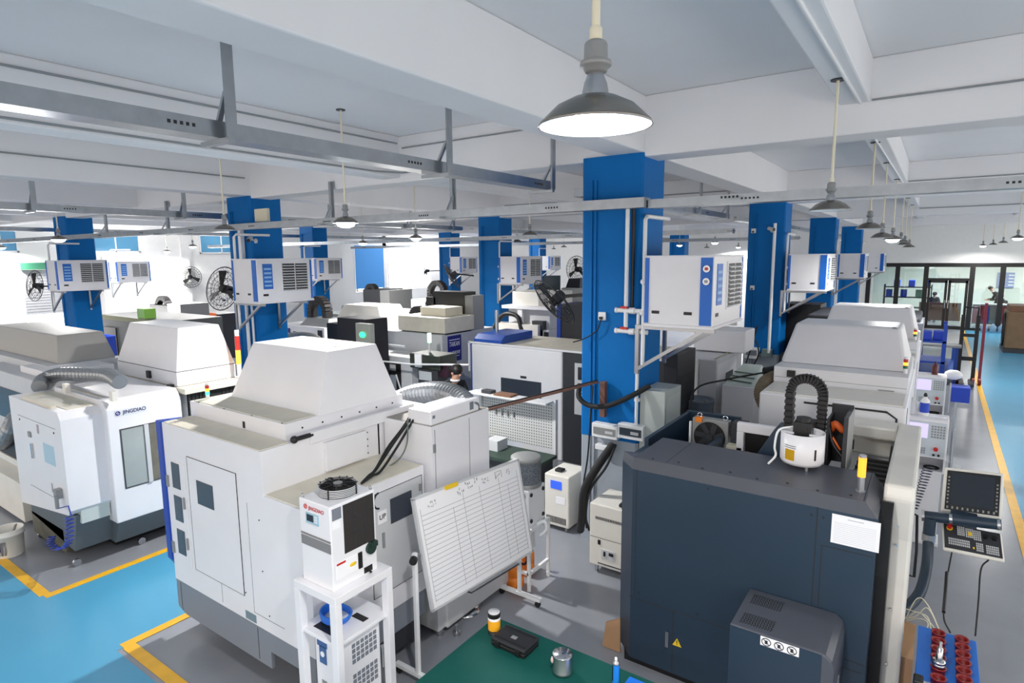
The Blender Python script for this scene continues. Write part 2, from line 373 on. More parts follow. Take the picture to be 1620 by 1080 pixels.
lamp(-.745, 1.44, 3.625, 4.55, True, 'large nearest pendant lamp with spun metal shade, lit inside', power=.9)
for i, (px, py, cy, on, lb) in enumerate((
    (1313,333,112,False,'unlit pendant lamp with wide shade, in front of the pale tray on the right'),
    (1375,362,225,False,'second unlit pendant lamp down the right row, left of the lit one'),
    (1395,376,272,False,'small unlit pendant lamp right beside the glowing one in the right row'),
    (1412,379,320,True,'lit pendant lamp glowing in the middle of the right row'),
    (1425,383,0,False,'small dark pendant lamp just beyond the lit one in the right row'),
    (1431,387,0,False,'middle one of the three farthest dark pendant lamps in the right row'),
    (1438,391,0,False,'farthest dark pendant lamp of the right row, lowest over the office wall'))):
    p = at(px, py, x=-.70); lamp(-.70, p.y, p.z, 4.55, on, lb, G1)
for px, py, on, lb in ((1610,377,True,'large lit pendant lamp at the right edge of the view'), (1587,384,False,'dark pendant lamp next to the lit one at the right edge'), (1571,387,False,'small dark pendant lamp between the two lit ones at the far right'), (1555,389,True,'small lit pendant lamp left of the two dark ones at the far right')):
    p = at(px, py, z=3.62); t_ = min(1, 31.0/p.y); p = Vector((p.x*t_, p.y*t_, CAMH+.32*t_)); lamp(p.x, p.y, p.z, 4.55 if abs(p.x-2.1) < .3 else 4.9, on, lb, 'pendant lamps over the far right floor')
for px, py, z, on, lb in ((93,379,3.5,True,'bright lit pendant lamp in front of the leftmost blue pillar'), (2,392,3.5,True,'lit pendant lamp cut by the left edge of the view'), (356,364,3.55,False,'unlit pendant lamp in front of the second blue pillar, below the tray'), (547,353,3.55,True,'brightest lit pendant lamp hanging below the long tray, centre left'),
    (264,398,3.5,True,'faint lit pendant lamp near the white left wall'), (305,390,3.5,True,'lit pendant lamp near the wall, left of the second blue pillar'), (479,392,3.5,False,'unlit pendant lamp in front of the blue pillar beyond the second cooler'),
    (574,385,3.5,True,'lit pendant lamp in front of the blue roller blind'), (658,377,3.5,True,'lit pendant lamp in front of the bright far window'), (838,372,3.5,False,'dark pendant lamp with big socket beside the central blue pillar'), (818,383,3.5,False,'dark pendant lamp left of the one beside the central pillar'),
    (876,394,3.5,False,'tiny dark pendant lamp against the far white wall'), (892,391,3.5,False,'tiny dark pendant lamp nearer the central pillar against the far wall'), (1075,388,3.5,True,'small lit pendant lamp just right of the central blue pillar'), (1131,384,3.5,True,'bright lit pendant lamp between the central and next blue pillars'), (1168,391,3.5,True,'lit pendant lamp at the left edge of the second right pillar'), (1118,392,3.5,False,'small reddish dark pendant lamp between two lit ones')):
    p = at(px, py, z=3.68); 
    if p.y > 31.8 or p.x < -23.6:
        t_ = min((31.5)/p.y if p.y > 31.8 else 1, 23.3/abs(p.x) if p.x < -23.6 else 1); p = Vector((p.x*t_, p.y*t_, CAMH+(p.z-CAMH)*t_))
    lamp(p.x, p.y, p.z, 4.9, on, lb, 'pendant lamps over the machine hall', 1.3 if px < 320 else 2.0)
# unseen lamps added behind the camera for overhead light
for x, y in ((-.7,-2.2), (-12,-2), (-16,-2), (2.1,-2)):
    lamp(x, y, 3.6, 4.9, True, 'added lit pendant lamp, out of view behind the viewer', 'added pendant lamps behind the viewer')
# ---- cable trays
def tray(name, a, b, z0, z1, w, label, axis):
    m = MB()
    if axis == 'y': m.box(a[0], a[0]+w, a[1], b, z0, z1)
    else: m.box(a[0], b, a[1], a[1]+w, z0, z1)
    m.m = 1; 
    L = (b-a[1]) if axis == 'y' else (b-a[0]); n = int(L/1.9)
    for k in range(n+1):
        q = (a[1] if axis == 'y' else a[0])+.9+k*1.9
        for j in range(5):
            if axis == 'y': m.box(a[0]+w, a[0]+w+.002, q+j*.035, q+j*.035+.018, z0+(z1-z0)*.4, z0+(z1-z0)*.6)
            else: m.box(q+j*.035, q+j*.035+.018, a[1]-.002, a[1], z0+(z1-z0)*.4, z0+(z1-z0)*.6)
    t = solo(name, m, [GALV, SEAM], label, 'cable tray', 'galvanised cable trays under the ceiling')
    return t
tray('cable_tray', (-3.78, -1.0), 6.0, 4.02, 4.12, .17, 'large galvanised tray crossing the upper left, running to the central blue pillar', 'y')
tray('cable_tray', (-3.78, 6.75), 13.0, 4.02, 4.12, .17, 'galvanised tray between the central pillar and the second right pillar', 'y')
tray('cable_tray', (-3.78, 13.9), 31, 4.02, 4.12, .17, 'galvanised tray beyond the second right pillar along that pillar row', 'y')
tray('cable_tray', (-10.80, -1.0), 12.9, 4.0, 4.1, .17, 'galvanised tray running past the left face of the second blue pillar', 'y')
tray('cable_tray', (-10.80, 13.9), 31, 4.0, 4.1, .17, 'far galvanised tray beyond the small blue pillar left of centre', 'y')
tray('cable_tray', (-18.5, -1.0), 31, 4.0, 4.1, .17, 'galvanised tray along the row of the leftmost blue pillar', 'y')
tray('cable_tray', (XW+.5, 5.80), -2.45, 3.77, 3.87, .16, 'long tray crossing in front of the two large blue pillars', 'x')
tray('cable_tray', (-2.44, 5.88), XR, 3.765, 3.85, .16, 'long pale tray on the right, behind the nearest unlit lamp', 'x')
tray('cable_tray', (XW+.5, 12.85), -3.5, 3.72, 3.82, .16, 'tray crossing the hall at the second pillar row', 'x')
tray('cable_tray', (XW+.5, 19.95), -3.5, 3.72, 3.82, .16, 'far tray crossing the hall before the white back wall', 'x')
def hanger_proto():
    t = thing('tray_hanger', 'x', 'bracket')
    MB().box(-.02, .02, .0, .04, 0, .62).box(.012, .02, -.03, 0, 0, .62).build('drop_post', GALV, t)
    MB().box(-.30, .02, -.02, .02, -.03, 0).build('arm', GALV, t)
    MB().bar((-.17,0,.0), (-.012,0,.26), .03, .02).build('brace', GALV, t); return t
hp = hanger_proto(); _hf = [True]
def hanger(x, y, z, label, rot=0, top=None):
    if _hf[0]: t = hp; t.location = (x,y,z); t.rotation_euler.z = rot; t['label'] = label; t['group'] = 'tray hangers'; _hf[0] = False
    else: t = dup(hp, (x,y,z), label, rot, 'tray hangers')
    return t
for y, lb in ((.2,'bracket holding the large upper left tray, out at the left edge'), (2.13,'large angle bracket holding the upper left tray, nearest in view'), (4.12,'angle bracket holding the upper tray midway to the central pillar'), (5.85,'angle bracket holding the upper tray right at the central pillar')):
    hanger(-3.545, y, 4.02, lb)
for y, lb in ((8.6,'tray bracket behind the central pillar, right side'), (10.9,'tray bracket midway between central and second right pillars'), (12.6,'tray bracket touching the second right pillar')): hanger(-3.545, y, 4.02, lb)
for y, lb in ((1.6,'tray bracket at far left, above the leftmost pillar'), (3.3,'tray bracket above the left cooler'), (5.4,'tray bracket at the left face of the second blue pillar'), (8.4,'tray bracket just right of the second blue pillar'), (10.8,'tray bracket above the far lit lamp, centre left'), (12.4,'tray bracket at the small blue pillar left of centre')): hanger(-10.53, y, 4.0, lb)
for px, py, lb in ((160,330,'dark upright bracket of the long cross tray, above the leftmost pillar'), (258,335,'dark upright bracket of the long cross tray, over the left wall cooler'), (518,330,'dark upright bracket of the long cross tray, right of the second pillar'), (710,335,'dark upright bracket of the long cross tray, left of the central pillar')):
    p = at(px, py+25, y=5.9); hanger(p.x, 6.0, 3.79, lb, math.pi/2)
# ---- conduits along the ceiling
def conduit(path, r, label, m=PVC): solo('conduit', MB().tube([Vector(p) for p in path], r, 7), m, label, 'conduit', 'conduits on the ceiling beams')
CGREY = mat('grey_conduit', (140,146,150), .6)
conduit([(-6.05,-1,4.80),(-6.05,6.0,4.80)], .011, 'thin conduit along the top of the beam at upper left', CGREY)
conduit([(-6.05,-1,4.40),(-6.05,5.6,4.40),(-6.0,6.03,4.42),(-5.4,6.04,4.42)], .011, 'thin conduit along the lower edge of the beam at upper left', CGREY)
conduit([(-9.56,-1,4.62),(-9.56,5.95,4.62)], .011, 'thin conduit on the beam leading to the second blue pillar', CGREY)
conduit([(-6.0,6.04,4.74),(-3.0,6.04,4.74)], .010, 'thin conduit on the cross beam left of the central pillar', CGREY)
conduit([(-.69,1.0,4.54),(-.64,6.0,4.54)], .014, 'white conduit under the narrow beam at upper right')
conduit([(-.56,6.04,4.56),(3,6.04,4.56)], .009, 'thin conduit crossing the beam face at upper right', CGREY)
conduit([(-.69,6.6,4.54),(-.64,13.1,4.54)], .012, 'white conduit under the farther narrow beam on the right')
conduit([(-.56,13.14,4.56),(3,13.14,4.56)], .010, 'thin conduit on the second cross beam on the right', CGREY)
conduit([(-.56,20.24,4.5),(3,20.24,4.5)], .012, 'thin conduit on the far cross beam on the right', CGREY)
conduit([(-9.4,13.13,4.6),(-3.4,13.13,4.6)], .012, 'thin conduit on the second cross beam left of the central pillar', CGREY)
# ---- evaporative coolers
def cooler_proto():
    t = thing('air_cooler', 'x', 'air cooler'); w, d, h = .68, 1.03, .68
    MB().box(0, w, 0, d, 0, h).box(-.01, w+.01, -.01, d+.01, h-.012, h+.004).box(-.01, w+.01, -.01, d+.01, -.03, 0).build('housing', WHITE, t, .006)
    MB().box(w-.125, w-.012, -.008, 0, .01, h-.02).build('blue_stripe', PBLUE, t); MB().box(-.006, .035, -.009, .0, .01, h-.02).build('blue_edge', PBLUE, t)
    s = MB().box(.07, .15, -.004, .001, .105, .135).box(.40, .48, -.004, .001, .105, .135).box(w-.001, w+.004, .09, .18, .09, .125); s.build('hand_slots', BLACK, t)
    lb = MB().box(w, w+.006, .1, .27, .2, .6); lb.m = 1; 
    for k in range(5): lb.box(w+.006, w+.0075, .12, .25, .24+k*.066, .27+k*.066)
    lb.build('display_panel', [PBLUE, mat('pale_blue_print', (140,190,235), .5)], t)
    fr = MB().box(w, w+.012, .42, .95, .14, .62); f = fr.build('louver_frame', WHITE, t)
    MB().box(w+.012, w+.013, .45, .675, .16, .6).box(w+.012, w+.013, .695, .92, .16, .6).build('louver_opening', BLACK, f)
    for y0 in (.45, .695):
        lv = MB()
        for k in range(10): lv.hexa([(w+.013,y0,.170+k*.044),(w+.034,y0,.160+k*.044),(w+.034,y0+.225,.160+k*.044),(w+.013,y0+.225,.170+k*.044)], [(w+.013,y0,.182+k*.044),(w+.034,y0,.174+k*.044),(w+.034,y0+.225,.174+k*.044),(w+.013,y0+.225,.182+k*.044)])
        lv.build('louver', LGREY, f)
    MB().box(w, w+.006, d-.045, d-.01, .01, h-.02).build('blue_rear_edge', PBLUE, t)
    br = MB()
    for y in (.08, .86):
        MB().box(-.14, w, y, y+.04, -.07, -.03).box(-.14, -.10, y, y+.04, -.55, -.03).bar((-.12, y+.02, -.5), (w-.12, y+.02, -.06), .035, .035).build('mounting_bracket', ALU, t)
    v = MB().cyl((-.04,.03,.10), (.0,.03,.10), .02).cyl((-.04,.03,.42), (.0,.03,.42), .02); v.build('pipe_stub', PVC, t)
    MB().ball((-.04,.03,.10), .03).ball((-.04,.03,.42), .03).build('valve', PVC, t)
    MB().tube([(-.06,.10,-.45),(-.06,.10,h+.36),(-.06,.14,h+.40),(-.06,.75,h+.40)], .022, 8).build('supply_pipe', PVC, t)
    return t
cp = cooler_proto(); n0 = [True]
def cooler(x, y, z, label, g='white and blue evaporative coolers on the pillars'):
    if n0[0]: cp.location = (x,y,z); cp['label'] = label; cp['group'] = g; n0[0] = False; return cp
    return dup(cp, (x,y,z), label, None, g)
ck = cooler(-2.42, 5.82, 2.61, 'nearest white cooler with blue stripe and two round gauges, on the central pillar')
gd = MB(); gm = gd
c0 = (-1.74-.068, 5.808, 0)
for z, m_ in ((3.165, RED), (3.045, GREY)):
    g = MB().cyl((-1.805, 5.812, z), (-1.805, 5.795, z), .033, n=24); g.m = 1; g.cyl((-1.805, 5.7955, z), (-1.805, 5.793, z), .026, n=24); g.m = 2; g.box(-1.82, -1.79, 5.7915, 5.793, z-.012, z+.012)
    g.build('gauge', [STEEL, PAPER, m_], ck)
for row, lbs in (('A', ('white cooler on the second right pillar, below the camera', 'third white cooler in the right pillar row', 'farthest white cooler of the right pillar row')), ):
    for k, lb in enumerate(lbs): cooler(-2.42, PY[k+1]-.2, 2.61, lb)
cooler(-9.44, 5.55, 2.61, 'white cooler with blue stripe on the second blue pillar from the left'); cooler(-9.44, 12.92, 2.61, 'white cooler on the blue pillar left of centre')
cooler(-17.2, 5.5, 2.61, 'white cooler on the leftmost blue pillar'); cooler(-17.2, 12.6, 2.61, 'small white cooler just right of the one on the second pillar'); cooler(-17.2, 19.95, 2.61, 'small white cooler on the turquoise pillar at the bright window'); cooler(-17.2, 27.1, 2.61, 'small white cooler low before the far white wall, right of the pillar left of centre')
cooler(-23.2, 9.2, 2.55, 'small white cooler on the left wall beside the leftmost pillar cooler'); cooler(-23.2, 26.3, 2.61, 'washed out white cooler in the bright far corner')
# ================================================================ near machines
def slab(c00, c10, c01):
    """frame of a panel: c00 bottom left, c10 bottom right, c01 top left -> point function (u, v, height)"""
    c00, c10, c01 = Vector(c00), Vector(c10), Vector(c01); ax, ay = c10-c00, c01-c00
    n = ax.cross(ay).normalized()
    return lambda u, v, h=0.0: c00+ax*u+ay*v+n*h
def sbox(mb, F, u0, u1, v0, v1, h0, h1):
    mb.hexa([F(u0,v0,h0), F(u1,v0,h0), F(u1,v1,h0), F(u0,v1,h0)], [F(u0,v0,h1), F(u1,v0,h1), F(u1,v1,h1), F(u0,v1,h1)]); return mb
def stack_light(parent, p, h=.13, r=.015, lenses=((TRED,),(TAMB,),(TGRN,))):
    x, y, z = p; b = MB().cyl((x,y,z), (x,y,z+h*.3), r*.9, n=14).cyl((x,y,z+h*.88), (x,y,z+h), r*.9, n=14).build('stack_light', WHITE, parent)
    n = len(lenses)
    for i, (m,) in enumerate(lenses):
        a = z+h*.88-(i+1)*h*.58/n; MB().cyl((x,y,a), (x,y,a+h*.58/n), r, n=14).build('lens', m, b)
    return b
# ---- the big white machine in the left foreground
M = thing('machining_center', 'large white machine with three dark door windows and blue front edge, left foreground', 'machine', (-4.4,3.0,0))
yf = 2.39
e = MB().prism([(-5.31,.52),(-3.37,.52),(-3.37,1.60),(-3.88,1.60),(-3.88,1.93),(-5.31,1.93)], 'y', yf, 3.52); e.box(-5.31, -3.88, 3.5, 4.1, .5, 1.93)
e.m = 1
for x, z0, z1 in ((-4.10,.62,1.50), (-4.55,.55,.72)): e.box(x, x+.004, yf-.001, yf+.002, z0, z1)
e.box(-4.10, -3.72, yf-.001, yf+.002, .62, .624)
for x, z in ((-4.7,1.45),(-4.35,1.30),(-4.35,.98),(-4.75,.95),(-4.2,.75),(-3.95,1.4),(-3.95,1.0),(-3.9,.66)): e.cyl((x,yf-.003,z), (x,yf,z), .006, n=8)
e.build('enclosure', [WHITE, SEAM], M, .008)
MB().box(-5.295, -3.9, yf+.01, 2.64, 1.928, 1.936).box(-3.885, -3.38, yf+.02, 3.5, 1.598, 1.606).build('cream_ledge', CREAMTOP, M)
MB().prism([(yf-.012,.70),(2.5,.50),(2.6,.52),(2.6,1.92),(yf-.012,1.94)], 'x', -5.40, -5.312).build('front_edge', BLUE, M, .01)
sk = MB().prism([(-5.31,.52),(-5.31,.26),(-5.18,.22),(-3.92,.22),(-3.92,.36),(-3.56,.36),(-3.56,.24),(-3.38,.24),(-3.38,.52)], 'y', yf+.004, yf+.03).box(-5.31, -5.28, yf+.03, 4.0, .24, .52).box(-3.41,-3.38,yf+.03,3.5,.3,.52); sk.m = 1
sk.box(-5.24, -5.236, yf+.002, yf+.005, .24, .5); sk.box(-4.08, -4.076, yf+.002, yf+.005, .24, .5)
sk.build('skirt', [SKIRT, SEAM], M)
MB().box(-5.0, -3.95, 2.75, 3.9, .06, .5).box(-3.95,-3.42,2.6,3.48,.1,.5).build('base', CHAR, M)
for x, y in ((-4.9,2.9), (-3.75,2.62), (-4.9,3.7), (-4.1,3.7)): MB().cyl((x,y,0), (x,y,.05), .06).cyl((x,y,.05), (x,y,.3), .025).build('foot', STEEL, M)
dr = MB().box(-5.24, -4.99, yf-.006, yf, .70, 1.62); d_ = dr.build('side_door', WHITE, M, .003)
for a, b in (((269,725),(286,776)), ((274,777),(291,828)), ((279,830),(296,881))):
    p, q = at(*a, y=yf), at(*b, y=yf); xc = -5.13; MB().box(xc-.065, xc+.065, yf-.010, yf-.004, q.z+.01, p.z-.02).build('window', DGLASS, d_, .01)
for z in (1.28, .92): MB().box(-5.03, -5.01, yf-.018, yf-.006, z-.05, z+.05).build('latch', GREY, d_)
for z in (1.42, .82): MB().box(-5.30, -5.27, yf-.012, yf, z-.05, z+.05).build('hinge', GREY, M)
ap = MB().box(-4.93, -4.22, yf-.004, yf, .72, 1.70); ap.m = 1
for a in ((-4.935,-4.93,.72,1.70), (-4.22,-4.215,.72,1.70)): ap.box(a[0]+.001, a[1]-.001, yf-.005, yf, a[2], a[3])
for z in (.718, 1.70): ap.box(-4.935, -4.215, yf-.005, yf, z, z+.003)
a_ = ap.build('access_panel', [WHITE, SEAM], M); MB().box(-4.80, -4.56, yf-.008, yf-.003, 1.33, 1.53).build('window', DGLASS, a_)
MB().box(-4.22, -4.08, yf-.003, yf, .535, .60).box(-4.20,-4.15,yf-.004,yf,.545,.59).build('rating_plate', mat('plate_grey', (120,140,150), .5), M)
ub = MB().box(-5.33, -3.95, 2.65, 3.88, 1.93, 2.06); ub.m = 1
ub.box(-4.52, -4.485, 2.648, 2.651, 1.945, 2.0); 
for k in range(7): ub.cyl((-5.2+k*.2,2.66+.03*(k%2),2.06), (-5.2+k*.2,2.66+.03*(k%2),2.063), .007, n=8)
for k in range(6): ub.cyl((-3.95,2.8+k*.19,2.0), (-3.947,2.8+k*.19,2.0), .008, n=8)
ub.build('top_box', [WHITE, SEAM], M, .006)
MB().box(-5.3, -3.98, 2.67, 2.94, 2.058, 2.066).build('top_plate', CREAMTOP, M)
hd = MB().fru(-5.19, -3.93, 2.95, 3.8, 2.06, -5.02, -3.99, 3.10, 3.62, 2.55); hd.m = 1; hd.box(-4.2, -4.12, 3.3, 3.32, 2.549, 2.552); hd.build('hood', [WHITE, SEAM], M, .012)
MB().box(-3.895, -3.845, 2.80, 3.92, 1.885, 1.975).build('side_rail', WHITE, M, .004)
MB().cyl((-3.86,2.66,1.955), (-3.86,2.82,1.955), .018).ball((-3.86,2.66,1.955), .03).build('cable_gland', BLACK, M)
cv = MB().box(-3.88, -3.845, 2.93, 3.35, 1.625, 1.86); cv.m = 1
for k in range(4): cv.cyl((-3.88,3.38,1.65+k*.06), (-3.875,3.38,1.65+k*.06), .007, n=8)
cv.build('side_cover', [WHITE, SEAM], M, .004)
cd = MB().box(-3.372, -3.362, 2.93, 3.49, .70, 1.53); cd.m = 1
for a in ((2.93,2.934,.7,1.53), (3.486,3.49,.7,1.53), (2.93,3.49,.7,.704), (2.93,3.49,1.526,1.53)): cd.box(-3.3625, -3.3605, *a)
c_ = cd.build('cabinet_door', [LGREY, SEAM], M)
MB().box(-3.362, -3.356, 3.13, 3.36, 1.24, 1.44).build('window', DGLASS, c_)
MB().box(-3.362, -3.350, 3.035, 3.055, 1.08, 1.20).build('latch', GREY, c_); MB().box(-3.362, -3.355, 3.45, 3.475, 1.40, 1.46).build('hinge', GREY, c_)
MB().box(-3.362, -3.359, 3.0, 3.09, 1.28, 1.38).build('sticker', PAPER, c_); text('UP', INK, .055, (-3.358,3.045,1.33), (0,1,0), (0,0,1), c_, 'lettering')
p = at(329, 632, z=2.06); stack_light(M, (p.x, p.y, 2.06), .15, .017)
p0 = at(682, 676, y=3.56); XT, ZT = p0.x, p0.z; pr = at(773, 648, x=XT)
# ---- tall electrical cabinet behind it
C_ = thing('electrical_cabinet', 'tall white electrical cabinet behind the whiteboard, low box on its top', 'cabinet', (XT-.3, 4.0, 0))
b = MB().box(XT-.55, XT, 3.56, pr.y, .55, ZT); b.m = 1; b.box(XT-.001, XT+.002, 3.6, 3.604, .6, ZT-.03).box(XT-.001, XT+.002, (3.56+pr.y)/2+.1, (3.56+pr.y)/2+.104, .6, ZT-.03)
b.build('housing', [WHITE, SEAM], C_, .006)
MB().box(XT-.54, XT-.01, 3.575, pr.y-.02, ZT, ZT+.006).build('top_sheet', mat('dusty_grey_top', (160,156,150), .7, noise=.1), C_)
for z in (ZT-.22, ZT-.95): MB().box(XT, XT+.012, 3.575, 3.60, z, z+.07).build('hinge', GREY, C_)
MB().box(XT-.28, XT-.02, 3.58, pr.y-.12, ZT, ZT+.12).build('top_unit', WHITE, C_, .01)
MB().box(XT-.021, XT-.016, pr.y-.25, pr.y-.2, ZT+.03, ZT+.1).build('badge', MGREY, C_); MB().box(XT-.022,XT-.016,3.6,3.63,ZT+.06,ZT+.085).build('badge', MGREY, C_)
MB().box(XT-.53, XT-.02, 3.6, pr.y-.04, .08, .55).build('plinth', LGREY, C_)
for x in (XT-.48, XT-.08):
    for y in (3.68, pr.y-.1): MB().cyl((x,y,0), (x,y,.09), .04).build('foot', STEEL, C_)
# coolant tank
q = at(682, 982, z=.07); T = thing('coolant_tank', 'low white coolant tank on feet under the whiteboard', 'tank', (q.x-.3, q.y+.5, 0))
tx = max(q.x-.4, XT+.005); MB().box(tx, q.x, q.y, q.y+.95, .07, .36).build('tank', LGREY, T, .012)
MB().box(tx+.02, q.x-.03, q.y+.55, q.y+.8, .36, .42).build('lid', GREY, T, .005)
for x, y in ((tx+.05,q.y+.06), (q.x-.06,q.y+.06), (q.x-.06,q.y+.88)): MB().cyl((x,y,0), (x,y,.03), .035).cyl((x,y,.03), (x,y,.09), .015).build('foot', STEEL, T)
# duct and cable bundle
dpts = [at(612,650,y=4.25), at(630,634,y=4.3), at(662,622,y=4.3), at(700,620,y=4.25), at(728,630,y=4.2), at(744,650,y=4.15)]
solo('flexible_duct', MB().tube(spline(dpts, 14), .098, 18, .05), DUCT, 'silver ribbed duct arching behind the white hood, above the tall cabinet', 'duct')
cb = ('black cable of the bundle beside the tall white cabinet', 'cables running down to the chiller')
for k, (o1, o2) in enumerate(((0,0), (5,3), (-4,2), (9,-2))):
    pts = [at(655+o1,655,y=3.62), at(640+o1,676+o2,y=3.53), at(620+o1*1.5,705+o2,y=3.44), at(598+o1,738+o2*2,z=1.625), at(586+o1*.6,752,z=1.625), at(572,764,z=1.62)] if k < 3 else [at(645,664,y=3.5), at(644,700,y=3.5), at(632,725,y=3.42), at(604,745,y=3.28)]
    solo('cable', MB().tube(spline(pts, 8), .0105 if k < 3 else .006, 6), RUBBER if k < 3 else mat('grey_green_cable', (96,112,104), .6), (('topmost black cable of the bundle beside the tall cabinet', 'middle black cable of the bundle beside the tall cabinet', 'lowest black cable of the bundle beside the tall cabinet', 'thin grey green cable looping beside the tall cabinet'))[k], 'cable', cb[1])
# ---- chiller on its stand
zs = 1.2
H = thing('oil_chiller', 'small white chiller with fan on top, standing on the white frame stand', 'chiller', (-3.145,2.46,zs))
x0, x1, y0, y1 = -3.30, -2.99, 2.28, 2.65; zt = 1.765
MB().box(x0, x1, y0, y1, zs, zt).build('housing', WHITE, H, .008)
MB().box(x0+.01, x1-.006, y0-.003, y0, 1.525, 1.538).box(x0+.01, x1-.006, y0-.003, y0, 1.455, 1.518).build('grey_band', mat('band_grey', (130,130,132), .5), H)
lc = MB().box(x0+.075, x0+.2, y0-.006, y0, 1.615, 1.685); l_ = lc.build('control_panel', mat('pale_blue_panel', (160,196,214), .4), H)
MB().box(x0+.085, x0+.15, y0-.008, y0-.005, 1.63, 1.675).build('display', SCREEN, l_)
bt = MB(); [bt.box(x0+.162+.016*(k % 2), x0+.173+.016*(k % 2), y0-.008, y0-.005, 1.63+.017*(k//2), 1.642+.017*(k//2)) for k in range(6)]; bt.build('buttons', WHITE, l_)
text('JINGDIAO', RED, .034, (x0+.175, y0-.001, 1.715), (1,0,-.0), (0,0,1), H, 'lettering', width=.155)
lg = MB(); lg.tube([Vector((x0+.07+.014*math.cos(a), y0-.002, 1.72+.014*math.sin(a))) for a in [k*math.pi/10 for k in range(20)]], .003, 6, closed=True); lg.bar((x0+.062,y0-.002,1.712), (x0+.078,y0-.002,1.728), .004); lg.build('emblem', RED, H)
gr = MB(); gr.box(x1, x1+.004, y0+.10, y1-.02, 1.42, 1.745); gr.m = 1
for k in range(1, 3): gr.box(x1+.003, x1+.006, y0+.10+k*.083, y0+.105+k*.083, 1.42, 1.745)
for k in range(1, 3): gr.box(x1+.003, x1+.006, y0+.1, y1-.02, 1.42+k*.108, 1.425+k*.108)
gr.build('filter_grille', [mat('dark_mesh', (44,40,38), .8), CHAR], H)
MB().box(x1, x1+.003, y0+.015, y0+.085, 1.67, 1.745).build('nameplate', MGREY, H)
MB().box(x1, x1+.003, y0+.02, y0+.075, 1.61, 1.655).build('sticker', PAPER, H); MB().box(x1, x1+.003, y0+.03, y0+.20, 1.27, 1.38).build('sticker', PAPER, H)
w_ = MB().box(x1+.003, x1+.005, y0+.03, y0+.10, 1.365, 1.378); w_.build('warning_print', RED, H); w_ = MB(); w_.ball((x1+.002,y0+.16,1.325), .03, 10, (.15,1,.5)); w_.build('warning_print', YEL, H)
MB().cyl((x1,y0+.265,1.31), (x1+.004,y0+.265,1.31), .001).box(x1, x1+.008, y0+.205, y0+.235, 1.27, 1.38).build('level_gauge', BLACK, H)
MB().cyl((x1,y1-.06,1.375), (x1+.02,y1-.06,1.375), .04).box(x1, x1+.035, y1-.075, y1-.02, 1.385, 1.42).build('filler_cap', mat('dark_green_plastic', (30,52,46), .5), H)
MB().box(x1, x1+.004, y1-.12, y1-.05, 1.215, 1.255).cyl((x1,y1-.08,1.225), (x1+.025,y1-.08,1.215), .008).build('drain_port', BLACK, H)
for x, y in ((x0+.02,y0+.02), (x1-.02,y1-.02), (x0+.02,y1-.02)): MB().tube([Vector((x+.012*math.cos(a), y, zt+.012+.012*math.sin(a))) for a in [k*math.pi/6 for k in range(12)]], .003, 5, closed=True).build('lifting_eye', STEEL, H)
fx, fy = (x0+x1)/2, (y0+y1)/2+.01
fg = MB()
for k in range(5): fg.tube([Vector((fx+.125*math.cos(a), fy+.125*math.sin(a), zt+.012+k*.011)) for a in [j*math.pi/18 for j in range(36)]], .0035, 5, closed=True)
g_ = fg.build('fan_ring', LGREY, H)
tg = MB()
for q_ in range(1, 8): tg.tube([Vector((fx+.0165*q_*math.cos(a), fy+.0165*q_*math.sin(a), zt+.064)) for a in [j*math.pi/16 for j in range(32)]], .0018, 4, closed=True)
for k in range(8): a = k*math.pi/4; tg.bar((fx+.03*math.cos(a),fy+.03*math.sin(a),zt+.066), (fx+.128*math.cos(a),fy+.128*math.sin(a),zt+.066), .006, .004); 
for k in range(4): a = k*math.pi/2+.4; tg.bar((fx+.128*math.cos(a),fy+.128*math.sin(a),zt+.066), (fx+.13*math.cos(a),fy+.13*math.sin(a),zt), .008, .006)
tg.build('fan_guard', BLACK, H); MB().cyl((fx,fy,zt+.05), (fx,fy,zt+.07), .03).build('fan_hub', GREY, H)
fb = MB()
for k in range(5):
    a = k*2*math.pi/5; fb.hexa([(fx+.02*math.cos(a),fy+.02*math.sin(a),zt+.025),(fx+.11*math.cos(a),fy+.11*math.sin(a),zt+.02),(fx+.11*math.cos(a+.8),fy+.11*math.sin(a+.8),zt+.045),(fx+.02*math.cos(a+1.1),fy+.02*math.sin(a+1.1),zt+.04)], [(fx+.02*math.cos(a),fy+.02*math.sin(a),zt+.029),(fx+.11*math.cos(a),fy+.11*math.sin(a),zt+.024),(fx+.11*math.cos(a+.8),fy+.11*math.sin(a+.8),zt+.049),(fx+.02*math.cos(a+1.1),fy+.02*math.sin(a+1.1),zt+.044)])
fb.build('fan_blades', BLACK, H); MB().lathe((fx,fy,zt+.001), [(.118,0),(.119,.05),(.112,.05),(.111,.003),(.001,.003)], 32, False).build('fan_well', BLACK, H)
MB().tube(spline([(x0+.02,fy+.03,zt+.005),(x0+.015,fy+.03,zt+.05),(x0+.05,fy+.04,zt+.06),(fx-.12,fy+.02,zt+.03)], 5), .008, 7).build('power_lead', RUBBER, H)
MB().tube([Vector((x1-.02, y1+.005+.045*(1-math.cos(a)), 1.66+.055*math.sin(a))) for a in [-math.pi/2+k*math.pi/8 for k in range(9)]], .007, 7).build('hose_loop', RUBBER, H)
S_ = thing('frame_stand', 'tall white square tube stand carrying the chiller', 'stand', (-3.145,2.46,0))
sx0, sx1, sy0, sy1 = -3.345, -2.925, 2.235, 2.72
MB().box(sx0, sx1, sy0, sy1, zs-.055, zs).build('top_shelf', WHITE, S_, .004)
for x in (sx0, sx1-.06):
    for y in (sy0, sy1-.05): MB().box(x, x+.06, y, y+.05, 0, zs-.055).build('leg', WHITE, S_, .003)
ms = MB().box(sx0+.02, sx1-.02, sy0+.01, sy1-.01, .845, .87); ms.build('middle_shelf', WHITE, S_, .003)
